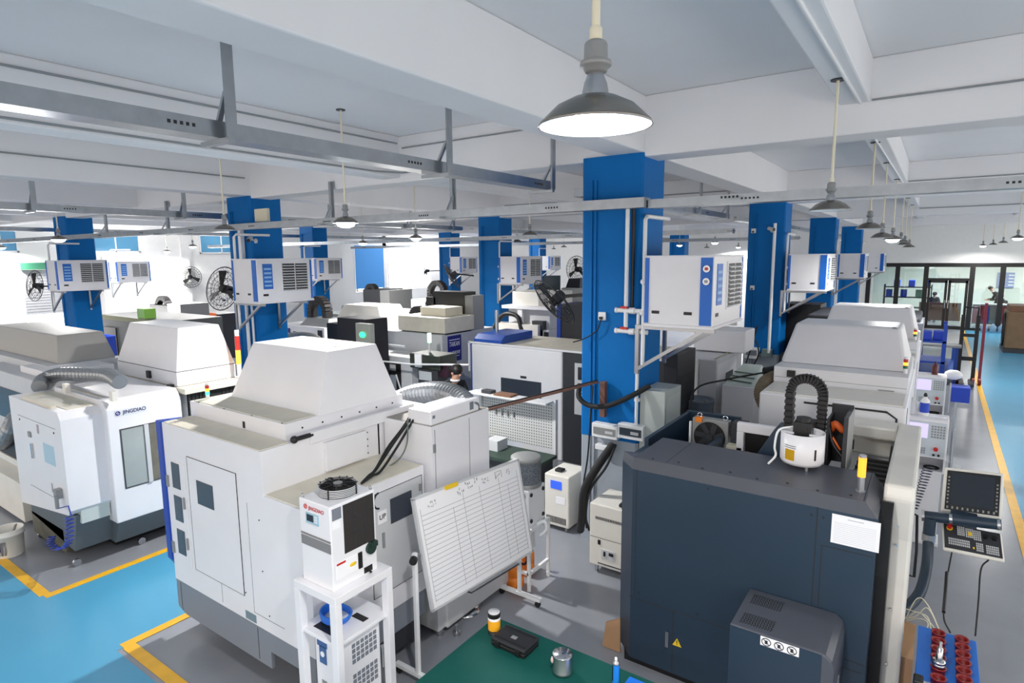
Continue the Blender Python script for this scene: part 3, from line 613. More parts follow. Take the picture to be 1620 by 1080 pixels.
MB().box(sx0+.10, sx0+.3, sy0+.06, sy0+.13, .87, .872).build('slot', BLACK, S_); MB().box(sx0+.22, sx0+.34, sy0+.28, sy0+.33, .87, .872).build('slot', BLACK, S_)
MB().bar((sx1-.02,sy0+.05,.25), (sx1-.02,sy1-.05,.25), .03).bar((sx0+.05,sy1-.02,.25), (sx1-.05,sy1-.02,.25), .03).build('lower_rail', WHITE, S_)
hc = MB()
for k in range(4): hc.tube([Vector((-3.19+(.075+.006*k)*math.cos(a)*1.3, 2.44+.06*math.sin(a)*1.5, .882+.012*k+.004*math.sin(3*a))) for a in [j*math.pi/14 for j in range(28)]], .008, 7, closed=True)
solo('hose_coil', hc, COILB, 'coil of bright blue hose lying on the middle shelf of the stand', 'hose')
A_ = thing('air_dryer', 'white air dryer with blue control badge standing inside the stand', 'air dryer', (-3.13,2.5,0))
ax0, ax1, ay0, ay1 = -3.26, -3.005, 2.31, 2.66
MB().box(ax0, ax1, ay0, ay1, .22, .80).build('housing', WHITE, A_, .012); MB().box(ax0+.02, ax1-.02, ay0+.02, ay1-.02, .0, .22).build('base', CHAR, A_)
bd = MB().box(ax0+.03, ax0+.13, ay0-.004, ay0, .74, .79).box(ax0+.05, ax0+.12, ay0-.004, ay0, .62, .745); b_ = bd.build('badge', mat('badge_blue', (60,96,150), .4), A_)
MB().cyl((ax0+.085,ay0-.004,.69), (ax0+.085,ay0-.008,.69), .02, n=20).build('dial', PAPER, b_)
for zz in (.62, .40):
    vg = MB()
    for i in range(6):
        for j in range(4): vg.box(ax1, ax1+.003, ay0+.10+i*.037, ay0+.127+i*.037, zz+j*.038, zz+.028+j*.038)
    vg.build('vent_grille', MGREY, A_)
fl = MB(); [fl.box(ax0+.06+.018*(i % 3), ax0+.074+.018*(i % 3), ay0-.003, ay0, .44+.02*(i//3), .455+.02*(i//3)) for i in range(9)]; fl.build('front_vent', GREY, A_)
MB().cyl((ax1+.0,ay1+.025,.45), (ax1,ay1+.025,.6), .02).build('filter_bowl', STEEL, A_)
# ---- whiteboard
Wb = thing('whiteboard', 'wheeled whiteboard with a handwritten ruled table, tilted back', 'whiteboard', (-3.07,3.8,0))
ya, yb = 3.16, 4.44
F = slab((-3.00,ya+.03,.615), (-2.94,yb+.04,.565), (-3.12,ya-.02,1.49))
sbox(MB(), F, 0, 1, 0, 1, -.008, .008).build('board', PAPER, Wb)
fr = MB(); [sbox(fr, F, *a, -.014, .014) for a in ((-.012,.004,-.01,1.01), (.996,1.012,-.01,1.01), (-.012,1.012,-.015,.006), (-.012,1.012,.994,1.015))]; fr.build('board_frame', LGREY, Wb)
gl = MB(); rnd = random.Random(3)
for k in range(19):
    v = .06+k*.043; sbox(gl, F, .03, .97, v, v+.0035, .0085, .0092)
for u in (.03,.30,.40,.56,.76,.85,.965): sbox(gl, F, u, u+.0025, .05, .90 if u not in (.30,.85) else .8, .0085, .0092)
gl.build('ruled_lines', GRID, Wb)
sc_ = MB()
def scribble(u, v, n, s=.012):
    for k in range(n):
        for j in range(4):
            a = (u+k*s*1.5+rnd.uniform(-.3,.3)*s, v+rnd.uniform(-1,1)*s*1.6); b2 = (a[0]+rnd.uniform(-.8,.8)*s, a[1]+rnd.uniform(-1.6,1.6)*s)
            sc_.bar(F(*a, .0095), F(*b2, .0095), .0035, .001)
scribble(.10,.905,4); scribble(.36,.915,4); scribble(.46,.93,3); scribble(.60,.925,4); scribble(.745,.93,3); scribble(.865,.925,2); scribble(.44,.965,3); scribble(.53,.965,2)
for a, b2 in (((.735,.895),(.735,.965)), ((.735,.965),(.80,.965)), ((.80,.965),(.80,.895))): sc_.bar(F(*a, .0095), F(*b2, .0095), .003, .001)
sc_.build('handwriting', INK, Wb)
sbox(MB(), F, .3, .8, -.03, -.012, .0, .05).build('pen_tray', ALU, Wb); sbox(MB(), F, .25, .36, .985, 1.02, .012, .03).build('sticky_note', YEL, Wb)
for y in (ya-.045, yb+.075): 
    u_ = MB().box(-3.115, -3.085, y-.015, y+.015, .06, 1.08); u_.build('upright', PVC, Wb)
    MB().box(-3.34, -2.86, y-.02, y+.02, .06, .09).build('foot_bar', PVC, Wb)
    MB().cyl((-3.09,y-.02 if y < 3.5 else y+.02,1.04), (-3.07,y-.05 if y < 3.5 else y+.05,1.04), .03).build('clamp_knob', BLACK, Wb)
    for x in (-3.31, -2.89): MB().cyl((x,y-.012,.028), (x,y+.012,.028), .028).box(x-.01,x+.01,y-.016,y+.016,.03,.062).build('caster', BLACK, Wb)
    MB().bar((-3.085,y*.97+.03*3.8,1.04), F(.0 if y < 3.5 else 1.0, .52, -.012), .02).build('pivot', ALU, Wb)
q = at(738, 965, z=0); pd = thing('pedestal_base', 'round polished pedestal base with thin pole behind the whiteboard', 'stand', (q.x,q.y,0))
MB().lathe((q.x,q.y,0), [(.13,0),(.13,.01),(.06,.025),(.012,.04)], 28).build('base', STEEL, pd); MB().cyl((q.x,q.y,.03), (q.x,q.y,.5), .008).build('pole', STEEL, pd)
# ---- bench with green mat and things on it
zb = .8; B_ = thing('workbench', 'workbench covered with a dark green mat in the bottom foreground', 'workbench', (-1.6,2.5,0))
MB().box(-2.37, -.95, 1.6, 3.15, zb-.035, zb-.004).build('bench_top', BLACK, B_); MB().box(-2.37, -.95, 1.6, 3.15, zb-.004, zb).build('mat', GREENMAT, B_)
for x in (-2.3, -1.02):
    for y in (1.68, 3.07): MB().box(x-.025, x+.025, y-.025, y+.025, 0, zb-.035).build('leg', LGREY, B_)
p = at(782, 1000, z=zb); r = .042
K = thing('grease_can', 'black and yellow can with pale lid on the green mat', 'can', (p.x,p.y,zb)); h = .155
MB().lathe((p.x,p.y,zb), [(r,0),(r,.012),(r*.985,.012),(r*.985,.03)], 28).build('bottom_rim', BLACK, K); MB().lathe((p.x,p.y,zb), [(r,.03),(r,.095),(r,.1)], 28).build('yellow_label', mat('can_yellow', (246,176,40), .4), K)
MB().lathe((p.x,p.y,zb), [(r,.10),(r,.118)], 28).build('white_band', PAPER, K); MB().lathe((p.x,p.y,zb), [(r,.118),(r,.135),(r*1.03,.137),(r*1.03,.148),(r*.96,.15)], 28).build('upper_band', BLACK, K)
MB().lathe((p.x,p.y,zb), [(r*.96,.145),(r*.95,.152),(.001,.152)], 28, False).build('lid', LGREY, K)
ps = [at(x, y, z=zb) for x, y in ((797,1018),(832,1030))]; c = at(815, 1014, z=zb+.03); dx = (at(783,1008,z=zb)-at(832,1030,z=zb)); ang = math.atan2(dx.y, dx.x)
Kc = thing('instrument_case', 'flat black hard plastic case lying on the green mat', 'case', (c.x,c.y,zb)); Kc.rotation_euler = (0,0,0)
e1 = Vector((math.cos(ang), math.sin(ang), 0)); e2 = Vector((-e1.y, e1.x, 0)); cc = Vector((c.x,c.y,zb))
def ob(mb, u0, u1, v0, v1, w0, w1): return mb.obox(cc+e1*(u0+u1)/2+e2*(v0+v1)/2+Vector((0,0,(w0+w1)/2)), e1*abs(u1-u0)/2, e2*abs(v1-v0)/2, (0,0,(w1-w0)/2))
ob(MB(), -.13,.13,-.085,.085,0,.032).build('case_bottom', BLACK, Kc, .008); ob(MB(), -.132,.132,-.087,.087,.034,.062).build('case_lid', mat('matt_black_case', (34,35,40), .5), Kc, .01)
for u in (-.08,.08): ob(MB(), u-.018,u+.018,.085,.096,.01,.05).build('latch', BLACK, Kc, .002)
ob(MB(), -.04,.04,-.105,-.085,.015,.035).build('handle', BLACK, Kc, .003); ob(MB(), -.02,.02,-.005,.025,.062,.0635).build('label', GREY, Kc)
for v in (-.06,.06): ob(MB(), -.12,.12,v-.004,v+.004,.062,.065).build('rib', BLACK, Kc)
p = at(890, 1062, z=zb); r = .062
K = thing('steel_cylinder', 'shiny turned steel cylinder with bolted flange on the green mat', 'machined part', (p.x,p.y,zb)); bz = Vector((p.x,p.y,zb))
MB().lathe(bz, [(r*.95,0),(r*1.04,.004),(r*1.04,.018),(r,.022),(r,.118),(r*.98,.121),(.001,.121)], 40).build('body', STEEL, K)
for k in range(6): a = k*math.pi/3+.3; MB().cyl(bz+Vector((r*.8*math.cos(a),r*.8*math.sin(a),.121)), bz+Vector((r*.8*math.cos(a),r*.8*math.sin(a),.126)), .006, n=10).build('bolt', ALU, K)
MB().cyl(bz+Vector((0,0,.121)), bz+Vector((0,0,.1215)), .004).build('centre_hole', BLACK, K)
MB().ball(bz+Vector((-r*.75,-r*.68,.085)), .022, 10, (.5,.5,1)).build('sticker', mat('pale_pink_sticker', (220,190,190), .6), K)
p = at(974, 1078, z=zb); r = .021; bz = Vector((p.x,p.y,zb))
K = thing('spray_can', 'blue and black spray can at the right end of the green mat', 'spray can', (p.x,p.y,zb))
MB().lathe(bz, [(r,0),(r,.115)], 24).build('body', mat('spray_blue', (36,130,220), .3), K); MB().lathe(bz, [(r,.115),(r*1.02,.118),(r*.9,.128),(r*.45,.138),(r*.4,.142)], 24).build('shoulder', ALU, K)
MB().lathe(bz, [(r*.38,.14),(r*.38,.155),(r*.2,.158)], 16).build('nozzle', PVC, K)
lb = MB(); lb._rings([[bz+Vector((r*1.01*math.cos(a), r*1.01*math.sin(a), z)) for z in (.01,.11)] for a in [2.5+k*.15 for k in range(13)]], False); lb.build('black_label', BLACK, K)
p = at(1006, 1078, z=zb); solo('tray', MB().box(p.x-.04, p.x+.25, p.y-.35, p.y, zb, zb+.02), COILB, 'corner of a bright blue tray on the green mat, bottom edge', 'tray', bevel=.004)
# ---- dark machine in the right foreground
D = thing('dark_machining_center', 'dark blue grey machine with amber beacon on top, right foreground', 'machine', (-1.1,5.0,0))
yf = 4.23; zt = 1.75; xl, xr = -1.99, -.20
b = MB().prism([(xl,yf+.16),(xl+.16,yf),(xr,yf),(xr,yf+.62),(xl,yf+.62)], 'z', .08, 1.66)
b.hexa([(xl,yf+.16,1.66),(xl+.16,yf,1.66),(xr,yf,1.66),(xr,yf+.62,1.66)], [(xl+.02,yf+.20,zt),(xl+.20,yf+.05,zt),(xr-.08,yf+.03,zt),(xr-.08,yf+.62,zt)]) if False else None
b.m = 1
for x in (-1.80, -.54): b.box(x, x+.007, yf-.002, yf+.002, .62, 1.66)
b.box(-1.84, -.22, yf-.002, yf+.002, .60, .606).box(-.50, -.21, yf-.002, yf+.002, 1.405, 1.411).box(-.50, -.494, yf-.002, yf+.002, .62, 1.41).box(-1.48, -1.474, yf-.002, yf+.002, .1, .60).box(-.98, -.974, yf-.002, yf+.002, .1, .60).box(-.50,-.2,yf-.002,yf+.002,.66,.666)
for x, z in ((-1.76,.66),(-1.3,.64),(-1.0,.64),(-.57,1.6),(-.5,1.6),(-1.25,1.63),(-.97,.52),(-.97,.2)): b.cyl((x,yf-.004,z), (x,yf,z), .008, n=8)
b.box(-.49, -.20, yf-.002, yf+.002, .1, .104)
b.build('front_cover', [DARKBLUE, SEAM], D, .006)
tp = MB().hexa([(xl,yf+.16,1.66),(xl+.16,yf,1.66),(xr,yf,1.66),(xr,yf+.62,1.66)], [(xl+.005,yf+.17,zt-.02),(xl+.165,yf+.01,zt),(xr-.07,yf+.01,zt),(xr-.07,yf+.62,zt)])
tp.box(xl+.16, xr-.07, yf+.012, yf+.62, zt-.002, zt+.004); tp.m = 1
for k in range(8): tp.cyl((xl+.3+k*.19,yf+.05+.03*(k % 2),zt+.004), (xl+.3+k*.19,yf+.05+.03*(k % 2),zt+.007), .01, n=8)
tp.box(-1.58, -1.575, yf+.02, yf+.6, zt+.003, zt+.0045).box(-.285,-.28,yf+.02,yf+.6,zt+.003,zt+.0045)
tp.build('top_cover', [DARKTOP, SEAM], D, .004)
yb = 5.95
MB().box(xl, xl+.04, yf+.6, yb, .08, 1.73).build('left_wall', DARKBLUE, D, .004); MB().box(xl, -1.46, yb-.04, yb, .08, 1.74).box(-1.50, -1.46, yf+.62, yb, .08, 1.70).build('rear_wall', DARKBLUE, D, .004)
MB().box(xl+.04, xr, yf+.62, yb-.04, .08, 1.30).build('inner_deck', CHAR, D)
MB().box(-1.46, -.5, yb-.05, yb, 1.60, 1.68).build('rear_rail', CHAR, D)
# oil cooler in the well
p = at(1122, 690, y=5.35); x, z = p.x, p.z
oc = MB().box(x-.16, x+.16, 5.36, 5.46, z-.17, z+.15).build('oil_cooler', GREY, D, .006)
MB().cyl((x,5.36,z-.01), (x,5.35,z-.01), .14, n=32).build('fan_opening', BLACK, oc); MB().cyl((x,5.35,z-.01), (x,5.335,z-.01), .03).build('fan_hub', CHAR, oc)
fb = MB()
for k in range(7):
    a = k*2*math.pi/7; fb.bar((x+.03*math.cos(a),5.347,z-.01+.03*math.sin(a)), (x+.13*math.cos(a+.3),5.347,z-.01+.13*math.sin(a+.3)), .045, .004, (0,1,0))
fb.build('fan_blades', CHAR, oc)
for s in (-.11,.12): MB().tube([Vector((x+s+.02*math.cos(a),5.41,z+.17+.02*math.sin(a))) for a in [k*math.pi/6 for k in range(12)]], .005, 6, closed=True).build('lifting_eye', STEEL, oc)
MB().box(x-.13, x-.07, 5.34, 5.4, z+.12, z+.16).build('fitting', ORANGE, oc)
MB().box(x+.19, x+.31, 5.36, 5.48, z+.0, z+.16).cyl((x+.21,5.355,z+.1), (x+.21,5.36,z+.1), .02).box(x+.17, x+.20, 5.38, 5.44, z+.02, z+.12).build('pump_motor', CHAR, D, .006)
MB().box(x+.16, x+.30, 5.30, 5.4, z-.17, z-.04).build('reservoir', CREAM, D, .006)
MB().cyl((x-.19,5.4,z-.16), (x-.19,5.4,z+.1), .012).build('pipe', PVC, D)
# white inner frame, wedge
p = at(1166, 668, y=5.3); q = at(1228, 724, y=5.3); wf = MB().box(p.x, p.x+.06, 5.3, 5.36, q.z-.1, p.z-.08).box(p.x, p.x+.42, 5.3, 5.36, p.z-.08, p.z); wf.build('inner_frame', WHITE, D, .006)
MB().box(p.x+.06, p.x+.4, 5.36, 5.37, q.z-.1, p.z-.08).build('inner_panel', BLACK, D)
a = at(1195, 722, y=4.95); c = at(1236, 680, y=4.95); MB().prism([(a.x,a.z),(c.x+.05,a.z-.04),(c.x+.05,c.z),(c.x-.05,c.z)], 'y', 4.95, 5.2).build('wedge_cover', DARKBLUE, D, .004)
oc_ = MB()
for k in range(5):
    o = random.Random(k); oc_.tube(spline([at(1122+o.uniform(-3,3),715,y=5.0), at(1145,712+o.uniform(-3,4),y=4.97), at(1165,717+o.uniform(-3,3),y=4.93), at(1185,719+o.uniform(-3,3),y=4.93), at(1200,722,y=4.97)], 6), .009, 6)
oc_.build('orange_cables', ORCAB, D)
# canister with motor
p = at(1265, 741, z=zt); cx, cy = p.x, p.y+.06; r = .148
cn = MB().lathe((cx,cy,0), [(.001,zt+.035),(r*.9,zt+.035),(r,zt+.06),(r,zt+.265),(r*.97,zt+.265),(r*.94,zt+.25),(r*.94,zt+.2),(.02,zt+.2)], 40, False).build('canister', WHITE, D)
for k in range(3): a = k*2.09-1.1; MB().cyl((cx+r*.75*math.cos(a),cy+r*.75*math.sin(a),zt), (cx+r*.75*math.cos(a),cy+r*.75*math.sin(a),zt+.045), .012, n=12).build('canister_foot', ALU, cn)
ly = MB(); ly._rings([[Vector((cx+r*1.006*math.cos(a), cy+r*1.006*math.sin(a), z)) for z in (zt+.075,zt+.155)] for a in [-2.25+k*.1 for k in range(6)]], False); ly.build('yellow_label', YEL, cn)
for k, (z0, z1) in enumerate(((zt+.165,zt+.17), (zt+.18,zt+.185))):
    l2 = MB(); l2._rings([[Vector((cx+r*1.006*math.cos(a), cy+r*1.006*math.sin(a), z)) for z in (z0,z1)] for a in [-2.3+k_*.1 for k_ in range(7)]], False); l2.build('print_line', MGREY, cn)
l3 = MB(); l3._rings([[Vector((cx+r*1.006*math.cos(a), cy+r*1.006*math.sin(a), z)) for z in (zt+.09,zt+.17)] for a in [-.85+k*.05 for k in range(3)]], False); l3.build('emblem', CHAR, cn)
mt = MB().box(cx-.06, cx+.06, cy-.06, cy+.06, zt+.22, zt+.34).cyl((cx,cy,zt+.34), (cx,cy,zt+.37), .05).box(cx-.035,cx+.035,cy-.065,cy-.06,zt+.25,zt+.31).build('motor', BLACK, cn, .008)
for s in (-1, 1): MB().bar((cx+s*.05,cy-.06,zt+.26), (cx+s*.14,cy-.05,zt+.26), .014).build('bracket_arm', WHITE, cn)
MB().tube(spline([(cx-.06,cy-.03,zt+.3),(cx-.15,cy-.08,zt+.27),(cx-.17,cy-.1,zt+.15),(cx-.16,cy-.1,zt+.08),(cx-.2,cy-.14,zt+.02)], 6), .008, 6).build('white_cord', PVC, cn)
# drag chain arch
yc = 5.02; L0 = at(1246, 705, y=yc); R0 = at(1298, 690, y=yc); T = at(1272, 598, y=yc); rad = (R0.x-L0.x)/2; xm = (R0.x+L0.x)/2; zc = T.z-rad
path = [Vector((L0.x,yc,L0.z+(zc-L0.z)*k/9)) for k in range(9)]+arc((xm,yc,zc), rad, 180, 0, 16)+[Vector((R0.x,yc,zc-(zc-R0.z)*k/9)) for k in range(1,10)]
ch = MB()
for i in range(len(path)-1):
    a, c = path[i], path[i+1]; d = (c-a); n_ = Vector((-d.z,0,d.x)).normalized()
    ch.obox((a+c)/2, d*.46, (0,.05,0), n_*.027); ch.obox((a+c)/2+Vector((0,0,0)), d*.25, (0,.056,0), n_*.031)
ch.build('drag_chain', CHAIN, D, .003)
MB().tube([v+Vector((0,-.03,.0))+(v-Vector((xm,yc,zc))).normalized()*.034 for v in path[12:]], .008, 6).build('chain_hose', BLACK, D)
p = at(1262, 640, y=yc); MB().box(R0.x-.1, R0.x-.03, yc-.06, yc+.05, R0.z+.0, R0.z+.12).build('connector', BLACK, D, .006)
# cable box
a = at(1302, 735, y=4.95); c = at(1337, 648, y=4.95); bx_ = MB().box(a.x, c.x+.03, 5.25, 5.27, a.z-.05, c.z-.03).box(c.x-.0, c.x+.03, 4.92, 5.27, a.z-.05, c.z-.05).box(a.x, a.x+.02, 5.0, 5.27, a.z-.05, c.z-.1).build('cable_box', CHAR, D, .003)
MB().box(c.x+.03, c.x+.035, 4.92, 5.27, a.z-.05, c.z-.05).build('box_side', GREY, bx_)
MB().tube(spline([(a.x+.02,5.1,a.z+.24),(a.x+.05,5.06,a.z+.30),(a.x+.10,5.06,a.z+.26),(c.x-.03,5.1,a.z+.255)], 6), .026, 8).tube(spline([(a.x+.02,5.05,a.z+.22),(a.x+.05,5.0,a.z+.2),(a.x+.1,5.0,a.z+.12)], 5), .012, 6).build('orange_hose', ORCAB, bx_)
MB().tube(spline([(a.x+.01,5.04,a.z+.3),(a.x+.05,4.99,a.z+.17),(a.x+.12,4.97,a.z+.08)], 5), .016, 6).build('black_hose', BLACK, bx_)
bl = MB()
for k in range(16): bl.box(c.x+.04, xr+.03, 4.9+k*.06, 4.94+k*.06, 1.5, 1.55+(k % 2)*.015)
bl.box(c.x+.04, xr+.03, 4.86, 5.9, 1.46, 1.52).build('bellows', BELLOWS, D)
MB().prism([(5.3,1.5),(5.9,1.5),(5.9,1.72),(5.75,1.72)], 'x', xr-.02, xr+.04).build('side_cheek', BLACK, D)
# white front frame
fr = MB().prism([(4.62,.06),(4.62,1.40),(4.56,1.70),(4.60,1.78),(6.35,1.78),(6.40,1.70),(6.40,.06)], 'x', -.195, -.02).box(-.62, -.196, 6.12, 6.395, 1.66, 1.775).box(-.62,-.196,6.32,6.39,1.45,1.66)
fr.build('front_frame', WHITE2, D, .02)
MB().prism([(4.42,1.2),(4.42,1.6),(4.52,1.68),(4.62,1.66),(4.62,.1),(4.5,.1)], 'x', -.2, -.13).build('door_seal', BLACK, D)
sk = MB()
for z in (1.5,1.36,.9,.5): sk.cyl((-.10,4.6,z), (-.10,4.615,z), .008, n=8)
sk.build('screws', STEEL, D)
MB().box(-1.9, -.25, yf+.06, yb-.06, .0, .1).build('base', BLACK, D)
pp = MB().box(-.45, -.18+.0, yf-.004, yf-.001, 1.445, 1.64); pp.m = 1
for k in range(11): pp.box(-.435, -.2, yf-.005, yf-.004, 1.46+k*.0125, 1.462+k*.0125)
pp.box(-.36, -.27, yf-.005, yf-.004, 1.615, 1.622); pp.build('posted_sheet', [PAPER, mat('faint_print', (200,203,212), .8)], D)
MB().box(-1.53, -1.505, yf-.014, yf-.002, .29, .42).build('door_handle', STEEL, D)
wt = MB().prism([(-1.475,.325),(-1.405,.325),(-1.44,.39)], 'y', yf-.004, yf-.002); wt.m = 1; wt.box(-1.443, -1.437, yf-.006, yf-.004, .348, .372).box(-1.443,-1.437,yf-.006,yf-.004,.335,.342); wt.build('warning_triangle', [YEL, BLACK], D)
# motor cover sticking out of the front
z1 = .97; mc = MB().prism([(-.93,.50),(-.33,.50),(-.33,z1-.09),(-.345,z1-.035),(-.38,z1-.005),(-.42,z1),(-.93,z1)], 'y', 3.72, yf)
m_ = mc.build('motor_cover', [DARKTOP], D, .012)
MB().box(-.925, -.40, 3.714, 3.72, .51, z1-.008).build('cover_face', DARKBLUE, m_)
for yy in (3.78, 4.04):
    vh = MB()
    for i in range(12):
        for j in range(8): vh.cyl((-.88+i*.0165+.005*(j % 2),yy+j*.0165,z1), (-.88+i*.0165+.005*(j % 2),yy+j*.0165,z1+.0015), .0055, n=6)
    vh.build('vent_holes', BLACK, m_)
st = MB().box(-.74, -.52, 3.708, 3.712, .905, .963); st.m = 1
for k in range(3):
    cx_, cz_ = -.705+k*.073, .934; st.tube([Vector((cx_+.026*math.cos(a),3.706,cz_+.024*math.sin(a))) for a in [j*math.pi/10 for j in range(20)]], .0025, 5, closed=True); st.bar((cx_-.018,3.706,cz_+.017), (cx_+.018,3.706,cz_-.017), .004, .002); st.box(cx_-.008, cx_+.008, 3.705, 3.707, cz_-.012, cz_+.01)
st.build('prohibition_sticker', [PAPER, INK], m_)
MB().cyl((-.318,3.98,.62), (-.29,3.98,.62), .018).box(-.33,-.322,3.95,4.0,.52,.72).build('side_lock', STEEL, m_)
# amber beacon
p = at(1361, 778, z=zt); bc = MB().cyl((p.x,p.y,zt), (p.x,p.y,zt+.012), .03).cyl((p.x,p.y,zt+.01), (p.x,p.y,zt+.105), .021).build('beacon', ALU, D)
MB().cyl((p.x,p.y,zt+.105), (p.x,p.y,zt+.235), .024).build('amber_lens', AMBER, bc); MB().cyl((p.x,p.y,zt+.235), (p.x,p.y,zt+.25), .022).build('cap', ALU, bc)
# ---- operator console on its pipe arm
O = thing('operator_console', 'control console with large dark screen on a black pipe arm, right of the dark machine', 'control console', (.2,6.0,1.0))
a1, a2 = at(1458, 815, y=6.1), at(1584, 830, y=6.1)
pipe = [Vector((-.05,5.55,at(1420,962,y=5.6).z)), at(1438,958,y=5.65), at(1456,935,y=5.8), at(1466,895,y=5.98), at(1469,850,y=6.08)]
MB().tube(spline(pipe, 8), .042, 16).build('pipe_arm', DARKBLUE, O); t_ = pipe[-1]; MB().cyl(t_-Vector((0,0,.03)), t_+Vector((0,0,.035)), .05).build('pipe_clamp', ALU, O)
MB().cyl(t_+Vector((0,0,.03)), (t_.x,t_.y,a1.z), .045).cyl(a1+Vector((.0,0,0)), a2, .043).build('cross_arm', DARKBLUE, O)
for k in (0.0,.36,.95): v = a1.lerp(a2, k); MB().cyl(v, a1.lerp(a2, k+.04), .046).build('ring', STEEL, O)
F = slab(at(1488,808,y=6.2), at(1585,822,y=6.2), at(1494,738,y=6.42))
s_ = MB(); sbox(s_, F, 0,1,0,1,-.05,.0); s_ = s_.build('screen_unit', WHITE2, O, .012)
m1 = MB(); sbox(m1, F, .06,.95,.06,.93,.0,.004); m1 = m1.build('bezel', BLACK, s_); m2 = MB(); sbox(m2, F, .14,.86,.18,.88,.004,.006); m2.build('display', SCREEN, s_)
m3 = MB()
for k in range(8): sbox(m3, F, .085,.115,.2+k*.08,.235+k*.08,.004,.007); sbox(m3, F, .89,.92,.14+k*.08,.175+k*.08,.004,.007)
for k in range(10): sbox(m3, F, .09+k*.085,.12+k*.085,.085,.135,.004,.007)
m3.build('softkeys', GREY, s_)
G = slab(at(1492,868,y=5.92), at(1590,888,y=5.92), at(1490,826,y=6.14))
k_ = MB(); sbox(k_, G, 0,1,0,1,-.03,0); k_ = k_.build('keyboard_unit', WHITE2, O, .01); m4 = MB(); sbox(m4, G, .03,.97,.08,.97,0,.004); m4.build('key_plate', CHAR, k_)
ky = MB()
for (u0, v0, nu, nv, du, dv) in ((.1,.22,11,3,.033,.09), (.56,.16,4,4,.03,.08), (.72,.14,7,4,.03,.08), (.26,.62,4,5,.033,.07), (.40,.60,4,5,.033,.07), (.53,.55,4,5,.033,.075)):
    for i in range(nu):
        for j in range(nv): sbox(ky, G, u0+i*du, u0+i*du+du*.7, v0+j*dv, v0+j*dv+dv*.65, .004, .009)
ky.build('keys', LGREY, k_)
yk = MB(); sbox(yk, G, .44,.5,.66,.8,.009,.0095); sbox(yk, G, .5,.53,.2,.27,.009,.0095); yk.build('yellow_keys', YEL, k_)
n_ = (G(0,0,1)-G(0,0,0)); c = G(.13,.82,.004); MB().cyl(c, c+n_*.01, .022).build('stop_button_base', YEL, k_); MB().cyl(c+n_*.01, c+n_*.03, .017).build('stop_button', RED, k_)
for u in (.72,.87): c = G(u,.72,.004); MB().cyl(c, c+n_*.02, .018).build('rotary_knob', BLACK, k_)
MB().box(a1.x+.2, a1.x+.38, 6.1, 6.2, a1.z-.03, a1.z+.07).build('hinge_block', DARKBLUE, O)
for pts, r, nm in (([G(.15,0,-.02), at(1500,905,y=5.9), at(1497,930,y=5.7), at(1493,975,y=5.3), at(1503,1000,y=4.95)], .006, 'black cable'), ([G(.75,0,-.02), at(1552,900,y=5.9), at(1548,950,y=5.6), at(1543,1005,y=5.1)], .006, 'black cable')):
    MB().tube(spline(pts, 8), r, 6).build('hanging_cable', RUBBER, O)
MB().tube(spline([at(1498,905,y=5.88), at(1496,935,y=5.66), at(1493,968,y=5.36)], 4), .013, 7).build('cable_sleeve', BLACK, O)
# ---- blue tool cart
zc = .8; x0, x1, y0, y1 = .06, .375, 3.85, 4.69
Tc = thing('tool_cart', 'blue tool holder cart with dark red sleeves, bottom right corner', 'tool cart', (.2,4.3,0))
MB().box(x0, x1, y0, y1, zc-.03, zc).build('deck', PBLUE, Tc, .004); MB().box(x0+.005, x1-.005, y0+.01, y1-.01, .12, zc-.03).build('cabinet', mat('cart_blue', (26,78,160), .4), Tc, .006)
for x in (x0+.04, x1-.04):
    for y in (y0+.06, y1-.06): MB().cyl((x-.015,y,.05), (x+.015,y,.05), .05).box(x-.018,x+.018,y-.015,y+.015,.05,.12).build('caster', BLACK, Tc)
k = 0
for xx, ys in ((at(1484,1006,z=zc).x, [4.60,4.50,4.40,4.30,4.19,4.08]), (at(1521,1018,z=zc).x, [4.60,4.51,4.42,4.33,4.24,4.15])):
    for y in ys: MB().lathe((xx,y,zc), [(.036,-.02),(.036,.03),(.041,.032),(.041,.04),(.033,.04),(.03,.034),(.028,-.015),(.001,-.015)], 24, False).build('sleeve', DKRED, Tc)
hb = MB().cyl((x0+.04,3.96,zc+.045), (x1-.02,3.96,zc+.045), .014); hb.build('handle', STEEL, Tc)
for x in (x0+.02, x1-.02): MB().box(x-.03, x+.02, 3.93, 4.01, zc, zc+.065).build('handle_bracket', BLACK, Tc, .01)
p = Vector((at(1484,1006,z=zc).x+.0, 4.19, zc)); Th = thing('tool_holder', 'steel tool holder standing in a red sleeve of the blue cart', 'tool holder', p)
MB().lathe(p, [(.02,-.01),(.026,.04),(.034,.045),(.034,.06),(.03,.063),(.034,.066),(.034,.08),(.018,.084)], 24).build('flange', STEEL, Th); MB().lathe(p, [(.018,.08),(.016,.16),(.008,.162),(.008,.2),(.001,.2)], 20).build('shank', STEEL, Th)
for k in range(5):
    o = random.Random(20+k); pts = [at(1428,965+o.uniform(-10,25),y=5.3), at(1450,950+o.uniform(-8,30),y=5.2), at(1468,968+o.uniform(-12,20),y=5.05), at(1480+o.uniform(-20,10),1005,y=4.95)]
    solo('pneumatic_tube', MB().tube(spline(pts, 6), .0035, 5), CREAM, ('uppermost', 'second', 'middle', 'fourth', 'lowest')[k]+' thin pale tube looping between the dark machine and blue cart', 'tube', 'thin pale tubes by the blue cart')
pts = [at(1470,735,y=6.9)]
cs = MB(); c0, c1 = at(1468,740,y=6.8), at(1447,805,y=6.5); N = 120
cs.tube([c0.lerp(c1, k/N)+Vector((.045*math.cos(k*.75)*(1-.5*k/N), .03*math.sin(k*.75), 0)) for k in range(N+1)], .004, 5)
